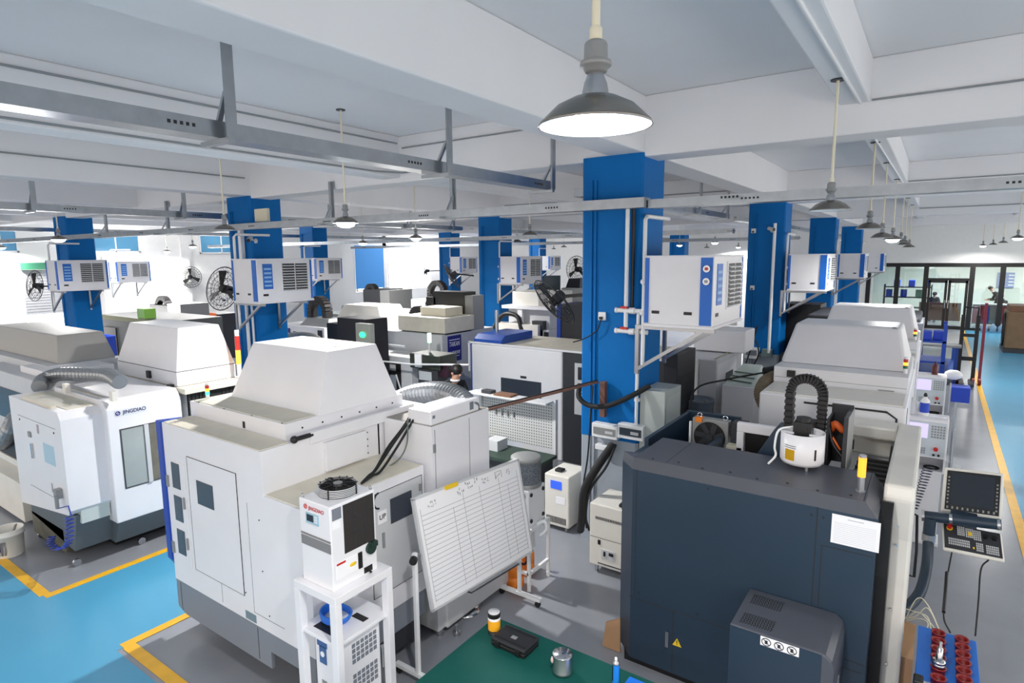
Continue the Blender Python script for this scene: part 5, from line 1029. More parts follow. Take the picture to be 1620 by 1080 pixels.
# pegboard bench
PB = thing('tool_pegboard', 'grey perforated tool board with shelf on top of a bench', 'tool board', (-4.8,6.4,0))
p0 = at(730,628,z=1.42); p1 = at(874,637,z=1.42); X0, X1, Yp = p0.x, p1.x, 6.62
def holes(name):
    m = bpy.data.materials.new(name); m.use_nodes = True; nt = m.node_tree; bs = nt.nodes['Principled BSDF']; bs.inputs['Roughness'].default_value = .45
    tc = nt.nodes.new('ShaderNodeTexCoord'); mp = nt.nodes.new('ShaderNodeVectorMath'); mp.operation = 'SCALE'; mp.inputs['Scale'].default_value = 26.0
    fr = nt.nodes.new('ShaderNodeVectorMath'); fr.operation = 'FRACTION'; sb = nt.nodes.new('ShaderNodeVectorMath'); sb.operation = 'SUBTRACT'; sb.inputs[1].default_value = (.5,.5,.5)
    ml = nt.nodes.new('ShaderNodeVectorMath'); ml.operation = 'MULTIPLY'; ml.inputs[1].default_value = (1,0,1); ln = nt.nodes.new('ShaderNodeVectorMath'); ln.operation = 'LENGTH'
    cmp = nt.nodes.new('ShaderNodeMath'); cmp.operation = 'LESS_THAN'; cmp.inputs[1].default_value = .26; mx = nt.nodes.new('ShaderNodeMix'); mx.data_type = 'RGBA'; mx.inputs[6].default_value = (*lin((196,198,198)),1); mx.inputs[7].default_value = (*lin((104,106,108)),1)
    nt.links.new(tc.outputs['Object'], mp.inputs[0]); nt.links.new(mp.outputs[0], fr.inputs[0]); nt.links.new(fr.outputs[0], sb.inputs[0]); nt.links.new(sb.outputs[0], ml.inputs[0]); nt.links.new(ml.outputs[0], ln.inputs[0]); nt.links.new(ln.outputs['Value'], cmp.inputs[0]); nt.links.new(cmp.outputs[0], mx.inputs[0]); nt.links.new(mx.outputs[2], bs.inputs['Base Color']); return m
MB().box(X0, X1, Yp, Yp+.015, .78, 1.40).build('perforated_board', holes('perforated_steel'), PB)
MB().box(X1-.01, X1+.03, Yp-.03, Yp+.03, .0, 1.45).build('post', LGREY, PB); MB().box(X0-.03, X0+.01, Yp-.03, Yp+.03, .0, 1.45).build('post', LGREY, PB)
MB().box(X0-.1, X1, Yp-.22, Yp-.01, 1.415, 1.44).build('top_shelf', LGREY, PB, .004)
MB().box(X0-.05, X1+.05, Yp-.55, Yp-.03, .68, .72).build('bench_top', mat('dark_green_bench', (48,66,58), .6), PB); MB().box(X0, X1, Yp-.5, Yp-.05, .05, .68).build('bench_cabinet', CHAR, PB)
hk = MB(); [hk.box(X0+.25+k*.1, X0+.26+k*.1, Yp-.03, Yp, 1.12, 1.20) for k in range(4)]; hk.build('hooks', GREY, PB)
p = at(772,604,y=Yp-.12); solo('box', MB().box(p.x-.08,p.x+.08,Yp-.17,Yp-.05,1.44,1.48), CHAR, 'small dark box on the shelf of the grey tool board', 'box'); p = at(786,605,y=Yp-.12); solo('board', MB().box(p.x+.0,p.x+.28,Yp-.2,Yp-.03,1.44,1.465), BROWNW, 'brown wooden board on the shelf of the grey tool board', 'board')
solo('storage_box', MB().box(X0+.02, X0+.1, Yp-.2, Yp-.08, .72, .8), YEL, 'yellow object on the bench beneath the grey tool board', 'box')
solo('bin', MB().box(X0+.32, X0+.52, Yp-.35, Yp-.12, .72, .86), LGREY, 'grey tray on the bench beneath the tool board', 'tray')
# ================================================================ middle of the hall
K1 = thing('machining_center', 'large white machine with dark right end and rounded white front, left of the central pillar', 'machine', (-5.2,8.9,0)); yk = 8.2
MB().box(-6.62, -4.78, yk, yk+1.3, 0, 1.80).build('enclosure', WHITE, K1, .03); MB().box(-4.78, -3.10, yk+.02, yk+1.3, 0, 1.80).build('dark_side', CHAR, K1, .01)
MB().box(-6.68, -3.1, yk-.01, yk+.02, 1.80, 1.83).box(-6.68,-6.65,yk-.01,yk+.02,1.3,1.82).build('top_edge', WHITE, K1); MB().box(-6.6, -3.1, yk+.02, yk+1.35, 1.80, 1.81).build('cream_roof', CREAMTOP, K1)
MB().box(-6.64, -6.60, yk+.02, yk+1.25, .2, 1.8).build('blue_side', BLUE, K1)
MB().prism([(yk+.08,1.81),(yk+.08,1.87),(yk+.2,1.95),(yk+1.05,1.95),(yk+1.05,1.81)], 'x', -6.62, -6.02).build('blue_cover', mat('cover_blue', (26,80,176), .35), K1, .006)
MB().box(-5.98, -5.17, yk-.006, yk+.002, .86, 1.26).build('window', DGLASS, K1); MB().box(-4.56, -4.20, yk+.01, yk+.022, .82, 1.64).build('control_face', LGREY, K1); MB().box(-4.50,-4.26,yk+.004,yk+.012,1.38,1.58).build('display', SCREEN, K1)
kk = MB(); [kk.box(-4.5+.05*i, -4.47+.05*i, yk+.004, yk+.011, 1.1+.05*j, 1.13+.05*j) for i in range(5) for j in range(4)]; kk.build('keys', CHAR, K1)
MB().cyl((at(786,535,y=yk+.5).x,yk+.5,1.95), (at(786,535,y=yk+.5).x,yk+.5,2.35), .035).build('exhaust_pipe', STEEL, K1)
text('JD', INK, .06, (-5.5,yk-.002,1.30), (1,0,0), (0,0,1), K1, 'lettering') if 0 else MB().box(-5.58,-5.46,yk-.003,yk,1.29,1.33).build('marking', INK, K1)
K2 = thing('control_cabinet', 'tall charcoal cabinet with blue edge behind the roof of the large white machine', 'cabinet', (-5,9.8,0))
MB().box(-5.62, -4.3, 9.6, 10.3, 0, 2.42).build('housing', CHAR, K2, .006); MB().box(-5.70, -5.62, 9.58, 10.3, 0, 2.42).build('blue_edge', BLUE, K2); MB().box(-5.03,-5.02,9.595,9.6,.1,2.4).build('door_gap', BLACK, K2)
def fan(p, R, axis, label, cat='fan', wall=None, g='industrial wall fans'):
    """caged fan facing along axis"""
    p = Vector(p); a = Vector(axis).normalized(); u = a.cross(Vector((0,0,1))).normalized(); w = a.cross(u); t = thing('wall_fan', label, cat, p, g)
    P_ = lambda r, th, h: p+u*r*math.cos(th)+w*r*math.sin(th)+a*h
    c = MB()
    for r, h in ((R,0), (R*.8,.05), (R*.55,.075), (R*.3,.09), (R*.8,-.05), (R*.5,-.08)): c.tube([P_(r, k*math.pi/14, h*R*2.2) for k in range(28)], R*.012 if r < R else R*.025, 4, closed=True)
    for k in range(22):
        th = k*math.pi/11; c.tube([P_(R*.12,th,.2*R), P_(R*.55,th,.165*R), P_(R*.8,th,.11*R), P_(R,th,0), P_(R*.8,th,-.11*R), P_(R*.4,th,-.19*R)], R*.008, 4)
    c.build('guard', BLACK, t); MB().cyl(p-a*R*.45, p-a*R*.05, R*.2).build('motor', CHAR, t); MB().cyl(p-a*R*.06, p+a*R*.1, R*.14).build('hub', BLACK, t)
    for k in range(3):
        th = k*2.094+.5; MB().hexa([P_(R*.1,th,-.02*R), P_(R*.85,th-.12,-.04*R), P_(R*.85,th+.35,.06*R), P_(R*.1,th+.9,.04*R)], [P_(R*.1,th,0), P_(R*.85,th-.12,-.02*R), P_(R*.85,th+.35,.08*R), P_(R*.1,th+.9,.06*R)]).build('blade', BLACK, t)
    if wall is not None: MB().bar(p-a*R*.3, wall, .04).build('arm', BLACK, t)
    return t
q = at(888, 478, x=-3.62); fan((-3.72,q.y,q.z), .33, (-.40,-.64,-.6), 'large black caged fan tilted upwards on the left face of the central pillar', wall=(-3.26,6.3,q.z+.1))
q = at(907, 425, x=-9.0); q = at(912, 426, y=17); fan(q, .42, (-.2,-1,.0), 'black caged fan seen face on, left of the central pillar, far back', wall=(q.x+.3,17.6,q.z))
solo('fan_stand', MB().cyl((q.x+.3,17.6,0), (q.x+.3,17.6,q.z), .04), CHAR, 'dark post carrying the far face on fan', 'post')
q = at(714, 436, y=12.7); fan(q, .36, (-.55,-.62,-.5), 'black fan seen edge on beside the blue pillar left of centre', wall=(-10.28,12.9,q.z))
q = at(340, 455, y=6.2); fan((-10.75,6.1,q.z), .40, (.2,-.95,.22), 'black caged fan half hidden by the second blue pillar', wall=(-10.28,6.2,q.z))
fan(at(302,438,x=-23.75), .40, (1,-.1,0), 'small fan on the white left wall', wall=at(302,438,x=-23.95)); fan(at(55,452,y=5.9), .40, (.15,-1,.1), 'fan half hidden by the leftmost blue pillar', wall=(-18.1,6.1,at(55,452,y=5.9).z))
fan(at(674,428,y=20.0), .36, (-.8,-.5,.1), 'grey fan on the turquoise pillar by the bright window', wall=(-18.05,20.4,at(674,428,y=20).z))
# the machine with the navy sign
TK = thing('machining_center', 'beige stepped machine with navy sign and black panel, left of the large white machine', 'machine', (-7.8,8.6,0))
MB().box(-8.75, -7.25, 8.15, 9.7, 0, 1.90).build('enclosure', LGREY, TK, .01); MB().box(-8.40, -7.22, 8.20, 9.05, 1.92, 2.20).build('upper_tier', CREAMTOP, TK, .008); MB().box(-8.35,-7.25,8.25,9.0,1.89,1.925).build('tier_gap', SEAM, TK)
p0, p1 = at(668,490,z=2.36), at(702,497,z=2.36); MB().box(-8.05, -7.42, 8.45, 8.95, 2.20, 2.36).build('top_tier', mat('cream_tier', (226,220,200), .5), TK, .006)
MB().box(-8.25, -7.45, 9.05, 9.4, 2.0, 2.62).box(-8.45,-8.2,9.05,9.4,2.0,2.5).build('black_unit', BLACK, TK); MB().box(-7.45, -7.25, 9.06, 9.4, 1.9, 2.56).build('grey_unit', GREY, TK)
sg = MB().box(-7.25, -7.243, 8.30, 8.68, 1.38, 1.86); s_ = sg.build('sign', NAVY, TK)
text('TAIKAN', PAPER, .12, (-7.243,8.49,1.70), (0,1,0), (0,0,1), s_, 'lettering', width=.30, shear=.2); text('V-DRIVE', PAPER, .085, (-7.243,8.49,1.54), (0,1,0), (0,0,1), s_, 'lettering', width=.31, shear=.2); MB().box(-7.243,-7.241,8.34,8.64,1.775,1.79).box(-7.243,-7.241,8.36,8.62,1.47,1.48).build('sign_bar', PAPER, s_)
TD = thing('turning_machine', 'grey door front with dark window frame and control panel, before the beige stepped machine', 'machine', (-7.6,7.6,0))
a, c = at(588,569,y=7.5), at(636,628,y=7.5); MB().box(a.x-.2, c.x+.25, 7.5, 8.05, 0, a.z+.12).build('front', LGREY, TD, .01)
fr = MB().box(a.x, c.x, 7.49, 7.5, c.z-.3, a.z); f_ = fr.build('door_frame', BLACK, TD); MB().box(a.x+.08, c.x-.12, 7.484, 7.49, a.z-.14, a.z-.03).build('upper_pane', LGREY, f_); MB().box(a.x+.08, c.x-.12, 7.484, 7.49, c.z-.25, a.z-.22).build('glass_pane', mat('bluish_glass', (150,160,172), .15), f_)
MB().bar((c.x-.1,7.47,a.z-.2), (c.x+.0,7.47,a.z-.45), .02).build('door_handle', PVC, f_)
cp_ = thing('control_console', 'black operator panel on the grey machine front, left of the man', 'control panel', (-6.9,7.4,0))
a, c = at(661,583,y=7.35), at(693,622,y=7.35); MB().box(a.x, c.x, 7.35, 7.6, c.z-.4, a.z).build('housing', CHAR, cp_, .008); MB().box(a.x+.03, c.x-.13, 7.343, 7.35, a.z-.18, a.z-.03).build('display', mat('grey_screen', (180,186,190), .3), cp_)
k_ = MB(); [k_.box(a.x+.04+.04*i, a.x+.065+.04*i, 7.343, 7.35, a.z-.36+.04*j, a.z-.335+.04*j) for i in range(7) for j in range(3)]; k_.build('keys', GREY, cp_)
MB().box(a.x-.05, a.x+.1, 7.33, 7.35, a.z+.03, a.z+.25).build('posted_sheet', PAPER, cp_); MB().box(a.x-.2, c.x+.05, 7.36, 7.8, a.z+.0, a.z+.25).build('hood', mat('dark_green_hood', (44,50,44), .5), cp_, .02)
MB().box(c.x+.0, c.x+.18, 7.4, 7.5, a.z-.1, a.z+.12).build('tablet', mat('dark_maroon_screen', (52,26,40), .3), cp_); MB().cyl((a.x+.05,7.6,a.z+.25), (a.x+.05,7.6,a.z+.45), .02).build('lamp_pole', LGREY, cp_); MB().cyl((a.x+.05,7.6,a.z+.42), (a.x+.05,7.6,a.z+.58), .035).build('green_lens', mat('pale_green_lens', (190,255,220), .3, emit=1.4, ecol=(170,255,210)), cp_)
MB().box(a.x+.0,a.x+.3,7.4,7.6,0,c.z-.4).build('pedestal', CHAR, cp_)
a, c = at(600,572,y=7.2), at(742,578,y=7.2); solo('guard_rail', MB().tube([at(602,571,y=7.25), at(650,576,y=7.25), at(742,577,y=7.35)], .016, 8).cyl(at(602,571,y=7.25), (at(602,571,y=7.25).x,7.25,0), .016), PVC, 'white rail crossing in front of the grey door front and panel', 'rail')
a, c = at(590,548,y=7.15), at(650,562,y=7.15); solo('guard_rail', MB().tube([at(586,543,y=7.6), at(640,548,y=7.55)], .02, 8).cyl(at(588,543,y=7.6), (at(588,543,y=7.6).x,7.6,0), .02), PVC, 'upper white rail above the grey door front', 'rail')
# blue-black box with green light
a, c = at(533,502,y=6.9), at(585,545,y=6.9); GB = thing('control_cabinet', 'black box cabinet behind the white hood, beside the green lit panel', 'cabinet', (a.x,7,0)); MB().box(a.x, at(578,502,y=6.9).x, 6.9, 7.4, .0, a.z).build('housing', mat('black_enamel', (30,28,36), .5), GB, .006); MB().box(a.x-.35, a.x, 6.95, 7.4, .0, a.z-.12).build('side_box', BLACK, GB)
a, c = at(562,511,y=6.5), at(586,548,y=6.5); GL = thing('indicator_panel', 'grey steel panel with glowing green light behind the white hood', 'panel', (a.x,6.5,0)); MB().box(a.x, c.x, 6.5, 6.6, c.z-.3, a.z).build('plate', mat('satin_panel', (150,152,146), .4, .4), GL, .004); MB().ball(((a.x+c.x)/2,6.49,(a.z+c.z)/2-.0), .07, 14, (1,.2,.7)).build('green_light', GREENL, GL); MB().box((a.x+c.x)/2-.06,(a.x+c.x)/2+.06,6.495,6.5,a.z-.42,a.z-.36).build('tag', PAPER, GL); MB().box(a.x+.05,c.x-.05,6.52,6.58,0,c.z-.3).build('post', GREY, GL)
# far machines, each a body with hood and details
def far_machine(name, label, px0, px1, py, y, dep, z0=0, m=LGREY, hood=None, extras=()):
    a, c = at(px0, py, y=y), at(px1, py, y=y); zt = a.z; t = thing(name, label, 'machine', ((a.x+c.x)/2, y+dep/2, 0))
    MB().box(a.x, c.x, y, y+dep, z0, zt).build('body', m, t, .01)
    if z0 > 0: MB().box(a.x+.05, c.x-.05, y+.05, y+dep-.05, 0, z0).build('base', CHAR, t)
    if hood:
        h0, h1, hh, hm, sl = hood; w = c.x-a.x; MB().fru(a.x+w*h0, a.x+w*h1, y+dep*.1, y+dep*.9, zt, a.x+w*(h0+sl), a.x+w*(h1-sl), y+dep*.2, y+dep*.8, zt+hh).build('hood', hm, t, .012)
    for nm, u0, u1, v0, v1, mm in extras: w = c.x-a.x; MB().box(a.x+w*u0, a.x+w*u1, y-.02, y, zt*v0, zt*v1).build(nm, mm, t)
    return t, a, c
far_machine('machining_center', 'white machine with small tapered grey hood, beyond the black box cabinet', 522, 600, 508, 8.8, 1.1, hood=(.02,.98,.38,WHITE2,.14))
t, a, c = far_machine('machining_center', 'bright white machine with navy sign and open front, right of the second blue pillar', 440, 512, 512, 8.0, .7, m=WHITE, extras=(('doorway',.35,.40,.3,.93,BLACK), ('door_panel',.42,.80,.35,.93,WHITE2), ('arm',.88,.96,.5,.97,BLACK)))
w = c.x-a.x; sb_ = MB().box(a.x, a.x+w*.27, 7.97, 8.0, a.z*.6, a.z*.96).build('sign', NAVY, t); text('TAIKAN', PAPER, .09, (a.x+w*.14,7.969,a.z*.85), (1,0,0), (0,0,1), sb_, 'lettering', width=w*.22, shear=.2); text('V-DRIVE', PAPER, .07, (a.x+w*.14,7.969,a.z*.73), (1,0,0), (0,0,1), sb_, 'lettering', width=w*.23, shear=.2)
MB().fru(a.x+w*.4, a.x+w*1.0, 8.1, 8.68, a.z, a.x+w*.5, a.x+w*.95, 8.2, 8.6, a.z+.16).build('roof', GREY, t)
dpts = [at(444,536,y=7.0), at(470,533,y=7.0), at(492,535,y=7.0), at(506,543,y=6.95), at(512,552,y=6.8)]; solo('flexible_duct', MB().tube(spline(dpts, 10), .10, 14, .03), DUCTG, 'grey ribbed duct right of the second blue pillar, behind the white hood', 'duct')
far_machine('control_cabinet', 'dark box with grey right side on a far machine, below the blue blind', 574, 601, 457, 13.2, 1.0, m=CHAR, extras=())
solo('cabinet_side', MB().box(at(601,462,y=13.2).x, at(612,462,y=13.2).x+.1, 13.2, 14.2, 0, at(601,459,y=13.2).z), GREY, 'grey end panel of the dark box below the blue blind', 'panel')
far_machine('machining_center', 'pale machine with open dark front, below the blue blind', 560, 650, 492, 11.2, 1.4, m=WHITE2, extras=(('opening',.45,.9,.5,.92,BLACK), ('inner_panel',.52,.8,.5,.88,LGREY), ('sign',.1,.3,.78,.9,MGREY)))
far_machine('machining_center', 'white boxy machine left of the blue pillar, with black drag chain on top', 650, 735, 473, 13.0, 1.4, m=WHITE2, extras=(('dark_panel',.3,.34,.3,.6,CHAR),))
t, a, c = far_machine('machining_center', 'white machine with wide white cowl on top, right of the blue pillar left of centre', 790, 868, 517, 10.6, 1.3, m=LGREY, extras=(('dark_side',.92,1.0,.1,.98,BLACK), ('vent',.42,.5,.7,.8,CHAR), ('filter_box',.72,.92,.62,.86,CHAR)))
a2, c2 = at(803,482,y=10.7), at(868,463,y=10.7); MB().prism([(a2.x+.2,10.7),(c2.x-.25,10.7),(c2.x,10.95),(c2.x,11.7),(a2.x,11.7),(a2.x,10.9)], 'z', a2.z, c2.z).build('cowl', WHITE2, t, .01); MB().box(a2.x+.3, a2.x+.42, 10.64, 10.72, .5, a2.z-.06).build('cable_duct', WHITE, t); MB().box(a2.x-.1,c2.x+.15,10.62,11.9,a2.z-.07,a2.z).build('cowl_shelf', WHITE, t); MB().box(a2.x,c2.x,10.74,11.7,.5,a2.z-.07).build('column', LGREY, t); MB().box(c2.x-.35,c2.x-.08,10.6,10.74,a2.z-.62,a2.z-.3).build('filter_unit', CHAR, t); MB().box(a2.x-.2,a2.x+.9,10.5,10.74,a2.z-.75,a2.z-.38).build('lower_cover', WHITE2, t); MB().tube(spline([(a2.x-.3,10.6,a2.z-.5),(a2.x+.0,10.55,a2.z-.2),(a2.x+.35,10.55,a2.z-.22),(a2.x+.5,10.5,a2.z-.5)],8), .05, 8).build('hose', BLACK, t)
t, a, c = far_machine('machining_center', 'dark green box on a far machine, right of the blue pillar left of centre', 845, 860, 437, 15.5, 1.0, m=mat('dark_slate_box', (60,76,84), .5))
far_machine('machining_center', 'white far machine with black unit on top, just left of the central pillar', 888, 925, 455, 16.5, 1.2, m=WHITE2, hood=(.1,.7,.28,CHAR,.05))
far_machine('machining_center', 'grey machine with dark column, left of the white sloped hood behind the logo machine', 158, 262, 497, 7.6, 1.5, m=mat('grey_dark_front', (70,74,78), .5), extras=(('dark_panel',.0,.25,.2,.8,BLACK),('shelf',.0,1.0,.93,1.0,mat('olive_top', (150,150,110), .6))))
solo('plastic_bin', MB().box(at(217,495,y=7.6).x, at(228,495,y=7.6).x, 7.6, 7.9, at(217,503,y=7.6).z, at(217,488,y=7.6).z), GREENBOX, 'light green bin on the dark fronted grey machine', 'bin')
far_machine('control_cabinet', 'black cabinet with grey right side, against the white left wall', 236, 264, 481, 9.5, 1.0, m=CHAR); solo('cabinet_side', MB().box(at(264,481,y=9.5).x, at(285,481,y=9.5).x, 9.5, 10.4, 0, at(264,480,y=9.5).z), GREY, 'grey side unit of the black cabinet by the left wall', 'panel')
far_machine('storage_rack', 'low dark rack with orange parts, left of the second blue pillar', 288, 345, 492, 10.7, .8, m=CHAR, extras=(('orange_bins',.7,.95,.75,1.02,mat('orange_red', (220,110,60), .5)), ('shelf_rail',0,1,.82,.86,PVC)))
# drag chains and small units on top of the far machines
def arch(px, py, y, w, h, label):
    h += .2
    c = at(px, py, y=y); m = MB(); q = [Vector((c.x-w/2,y,c.z-h+ (h-w/2)*k/4)) for k in range(4)]+arc((c.x,y,c.z-w/2), w/2, 180, 0, 12)+[Vector((c.x+w/2,y,c.z-w/2-(h-w/2)*k/4)) for k in range(1,5)]
    for i in range(len(q)-1): d = q[i+1]-q[i]; n_ = Vector((-d.z,0,d.x)).normalized(); m.obox((q[i]+q[i+1])/2, d*.47, (0,.09,0), n_*.07)
    return solo('drag_chain', m, CHAIN, label, 'drag chain', 'black drag chain arches on far machines')
arch(692,447,13.3,.55,.75,'taller black drag chain arch left of the blue pillar left of centre'); arch(698,466,9.22,.63,.35,'wide black drag chain arch above the beige stepped machine'); arch(588,452,13.3,.4,.3,'small black arch on the dark box below the blue blind'); arch(505,473,8.4,.5,.6,'black arch under the small cooler right of the second pillar'); arch(258,471,9.65,.75,.3,'low black arch on the black cabinet by the left wall'); arch(662,488,11.4,.4,.5,'black bent arm on the pale machine below the blind')
rnd = random.Random(11)
bt_ = thing('workbench', 'long pale workbench under the bright far windows', 'workbench', (-20,19,0)); a, c = at(535,478,y=17.5), at(690,478,y=17.5)
MB().box(-22.5, -14.5, 17.5, 18.6, .82, .88).build('bench_top', mat('pale_bench', (214,224,220), .5), bt_)
for x in (-22.3,-18.5,-14.7): MB().box(x-.04,x+.04,17.6,18.5,0,.82).build('leg', LGREY, bt_)
for k in range(26):
    x = -22.2+k*.29+rnd.uniform(-.05,.05); h = rnd.uniform(.08,.42); y = 17.7+rnd.uniform(0,.6); m_ = [TEAL, GREY, CHAR, CARD, WHITE2, ORANGE, COILB][k % 7]
    mb = MB().box(x-.08, x+.08, y-.08, y+.08, .88, .88+h) if k % 3 else MB().lathe((x,y,0), [(.06,.88),(.06,.88+h*.7),(.02,.88+h)], 12)
    solo('bench_item', mb, m_, '%s %s item, number %d from the left on the pale far bench' % (('low' if h < .2 else 'tall'), ['teal', 'grey', 'dark', 'brown', 'white', 'orange', 'blue'][k % 7], k+1), 'item', 'small items on the pale far bench')
# the man at the machine
# ================================================================ behind the dark machine
a, c = at(1072,525,y=8.3), at(1150,640,y=8.3)
K3 = thing('machine_cabinet', 'tall pale grey machine cabinet with dark window, right of the central pillar', 'cabinet', (-2.9,8.8,0)); xr_ = at(1135,550,y=8.3).x
MB().box(a.x, xr_, 8.3, 9.6, 0, 1.86).build('housing', LGREY, K3, .01); MB().box(xr_-.02, xr_+.002, 8.35, 9.3, .4, 1.80).build('side_panel', WHITE, K3, .01)
MB().box(xr_+.002, xr_+.01, 8.75, 9.1, 1.3, 1.62).build('window', DGLASS, K3); MB().box(a.x+.32, a.x+.324, 8.297, 8.3, .2, 1.8).build('gap', SEAM, K3); MB().box(a.x-.0,a.x+.12,8.29,8.3,.8,1.45).build('dark_window', MGREY, K3)
MB().box(a.x+.5, xr_-.05, 8.4, 9.2, 1.86, 1.872).build('olive_top', mat('olive_dust', (170,170,146), .6), K3)
solo('roof_box', MB().box(a.x+.0, a.x+.75, 9.0, 9.55, 1.875, 2.2), WHITE, 'white box on the tall pale cabinet, under the nearest cooler', 'box', bevel=.02)
K4 = thing('control_cabinet', 'narrow black cabinet standing between the central pillar and pale cabinet', 'cabinet', (-3.0,8.0,0)); kx0, kx1 = at(1049,600,y=7.4).x, at(1071,600,y=7.4).x; MB().box(kx0, kx1, 7.4, 8.1, .0, 2.05).build('housing', mat('black_cabinet', (40,40,44), .5), K4, .006)
vg = MB(); [vg.box(kx1, kx1+.004, 7.5, 8.0, 1.3+k*.04, 1.315+k*.04) for k in range(12)]; vg.build('louvers', BLACK, K4)
q = at(1105, 630, z=1.36); D_ = thing('oil_drum', 'grey blue steel drum behind the dark machine', 'drum', (q.x,q.y,0)); r = .2; MB().lathe((q.x,q.y,0), [(r,0),(r,.5),(r*1.03,.52),(r,.54),(r,1.33),(r*1.04,1.34),(r*1.04,1.36),(r*.97,1.36),(r*.96,1.33),(.001,1.33)], 30, False).build('shell', mat('drum_blue_grey', (112,124,140), .4), D_); MB().cyl((q.x+.1,q.y,1.33),(q.x+.1,q.y,1.35),.03).build('bung', GREY, D_)
solo('yellow_rag', MB().ball((q.x-.15,q.y-.05,1.385), .06, 10, (1,1,.5)), YEL, 'yellow object on the rim of the grey blue drum', 'object')
K5 = thing('filter_unit', 'white cabinet with sloped pale green slotted top, left of the brown duct', 'cabinet', (-1.9,7.6,0)); xa, xb2 = -2.12, -1.66
a5 = at(1142,608,z=1.55); MB().box(a5.x, a5.x+.42, a5.y, a5.y+.8, 0, 1.55).build('housing', WHITE, K5, .012)
sl = MB().hexa([(a5.x+.02,a5.y+.02,1.55),(a5.x+.42,a5.y+.02,1.55),(a5.x+.42,a5.y+.8,1.55),(a5.x+.02,a5.y+.8,1.55)], [(a5.x+.02,a5.y+.05,1.57),(a5.x+.42,a5.y+.05,1.57),(a5.x+.34,a5.y+.75,1.74),(a5.x+.08,a5.y+.75,1.74)]); sl.build('sloped_top', mat('pale_green_grey', (200,212,204), .5), K5, .008)
st = MB(); [st.bar((a5.x+.05,a5.y+.14+k*.14,1.60+k*.035), (a5.x+.36,a5.y+.10+k*.14,1.595+k*.035), .018, .012) for k in range(3)]; st.build('slots', mat('green_slot', (72,90,80), .6), K5)
pts = [at(1222,660,y=6.9), at(1210,640,y=6.95), at(1204,622,y=7.0), at(1210,606,y=7.1), at(1222,598,y=7.3), at(1235,594,y=7.45)]
solo('flexible_duct', MB().tube(spline([pts[0]-Vector((0,0,.5))]+pts, 12), 0.075, 14, .05), BROWND, 'brown ribbed duct curving down behind the dark machine', 'duct')
a6 = at(1201,632,z=1.55); K6 = thing('pump_box', 'cream box with white tag beside the brown duct, behind the drag chain', 'box', (a6.x+.2,a6.y+.3,0)); MB().box(a6.x, min(a6.x+.36,-1.44), a6.y, a6.y+.5, 0, 1.55).build('housing', WHITE2, K6, .012); MB().box(a6.x+.03,a6.x+.12,a6.y+.1,a6.y+.2,1.55,1.67).build('tag_block', WHITE, K6); MB().box(a6.x+.03,a6.x+.12,a6.y+.25,a6.y+.4,1.55,1.56).build('top_slot', CHAR, K6)
solo('cable', MB().tube(spline([at(1095,690,y=6.3), at(1092,640,y=6.6), at(1105,612,y=6.9), at(1150,600,y=7.1), at(1215,588,y=7.4)], 8), .011, 6), RUBBER, 'black cable looping over the slotted top cabinet behind the dark machine', 'cable')
solo('motor', MB().cyl(at(1210,590,y=7.6), at(1232,586,y=7.7), .07).box(-1.5,-1.3,7.6,7.8,1.9,1.98), BLACK, 'black motor at the upper end of the brown duct', 'motor')
# boxes on the second right pillar
J2 = thing('breaker_box', 'white breaker box with dark cover on the second right pillar', 'breaker box', (-3.2,13,1.2)); a, c = at(1178,549,y=13.0), at(1199,568,y=13.0); MB().box(a.x, c.x, 13.0, 13.12, c.z, a.z).build('box', PVC, J2, .006); MB().box(a.x+.03,c.x-.03,12.99,13.0,c.z+.07,a.z-.05).build('cover', MGREY, J2)
a, c = at(1205,552,y=13.0), at(1220,565,y=13.0); solo('junction_box', MB().box(a.x, c.x, 13.0, 13.12, c.z, a.z), mat('grey_green_jb', (130,150,146), .5), 'grey green box beside the breaker box on the second right pillar', 'wall box', bevel=.006)
for k, (p_, lb) in enumerate((([(1198,515),(1190,545),(1180,575),(1177,590)], 'straight black cable crossing the breaker box on the second right pillar'), ([(1178,545),(1184,536),(1196,540),(1200,560),(1190,580),(1178,588)], 'looped black cable at the breaker box on the second right pillar'))):
    solo('cable', MB().tube(spline([at(x, y, y=12.9) for x, y in p_], 6), .016, 6), RUBBER, lb, 'cable', 'black cables on the second right pillar')
K7 = thing('control_cabinet', 'black tall cabinet between second and third right pillars', 'cabinet', (-2.6,14,0)); MB().box(-2.65,-1.95,13.9,14.7,0,2.25).build('housing', BLACK, K7)
for x, lb in ((1228,'thin white drop pipe on the right edge of the second right pillar'),):
    q = at(1222,440,y=13.0); solo('water_pipe', MB().cyl((q.x,13.0,3.9), (q.x,13.0,1.3), .03), PVC, lb, 'pipe')
q = at(420, 480, y=5.9); solo('water_pipe', MB().cyl((at(392,520,y=5.98).x,5.985,2.5), (at(392,520,y=5.98).x,5.985,.9), .03), PVC, 'left thin white pipe under the cooler on the second blue pillar', 'pipe'); solo('water_pipe', MB().cyl((at(400,520,y=5.98).x,5.99,2.5), (at(400,520,y=5.98).x,5.99,.9), .02), PVC, 'right thin white pipe under the cooler on the second blue pillar', 'pipe')
q = at(348,400,y=5.95); solo('water_pipe', MB().box(at(383,400,y=5.97).x-.03, at(383,400,y=5.97).x+.05, 5.93, 6.0, 3.29, 3.8), PVC, 'white trunking above the cooler on the second blue pillar', 'pipe')
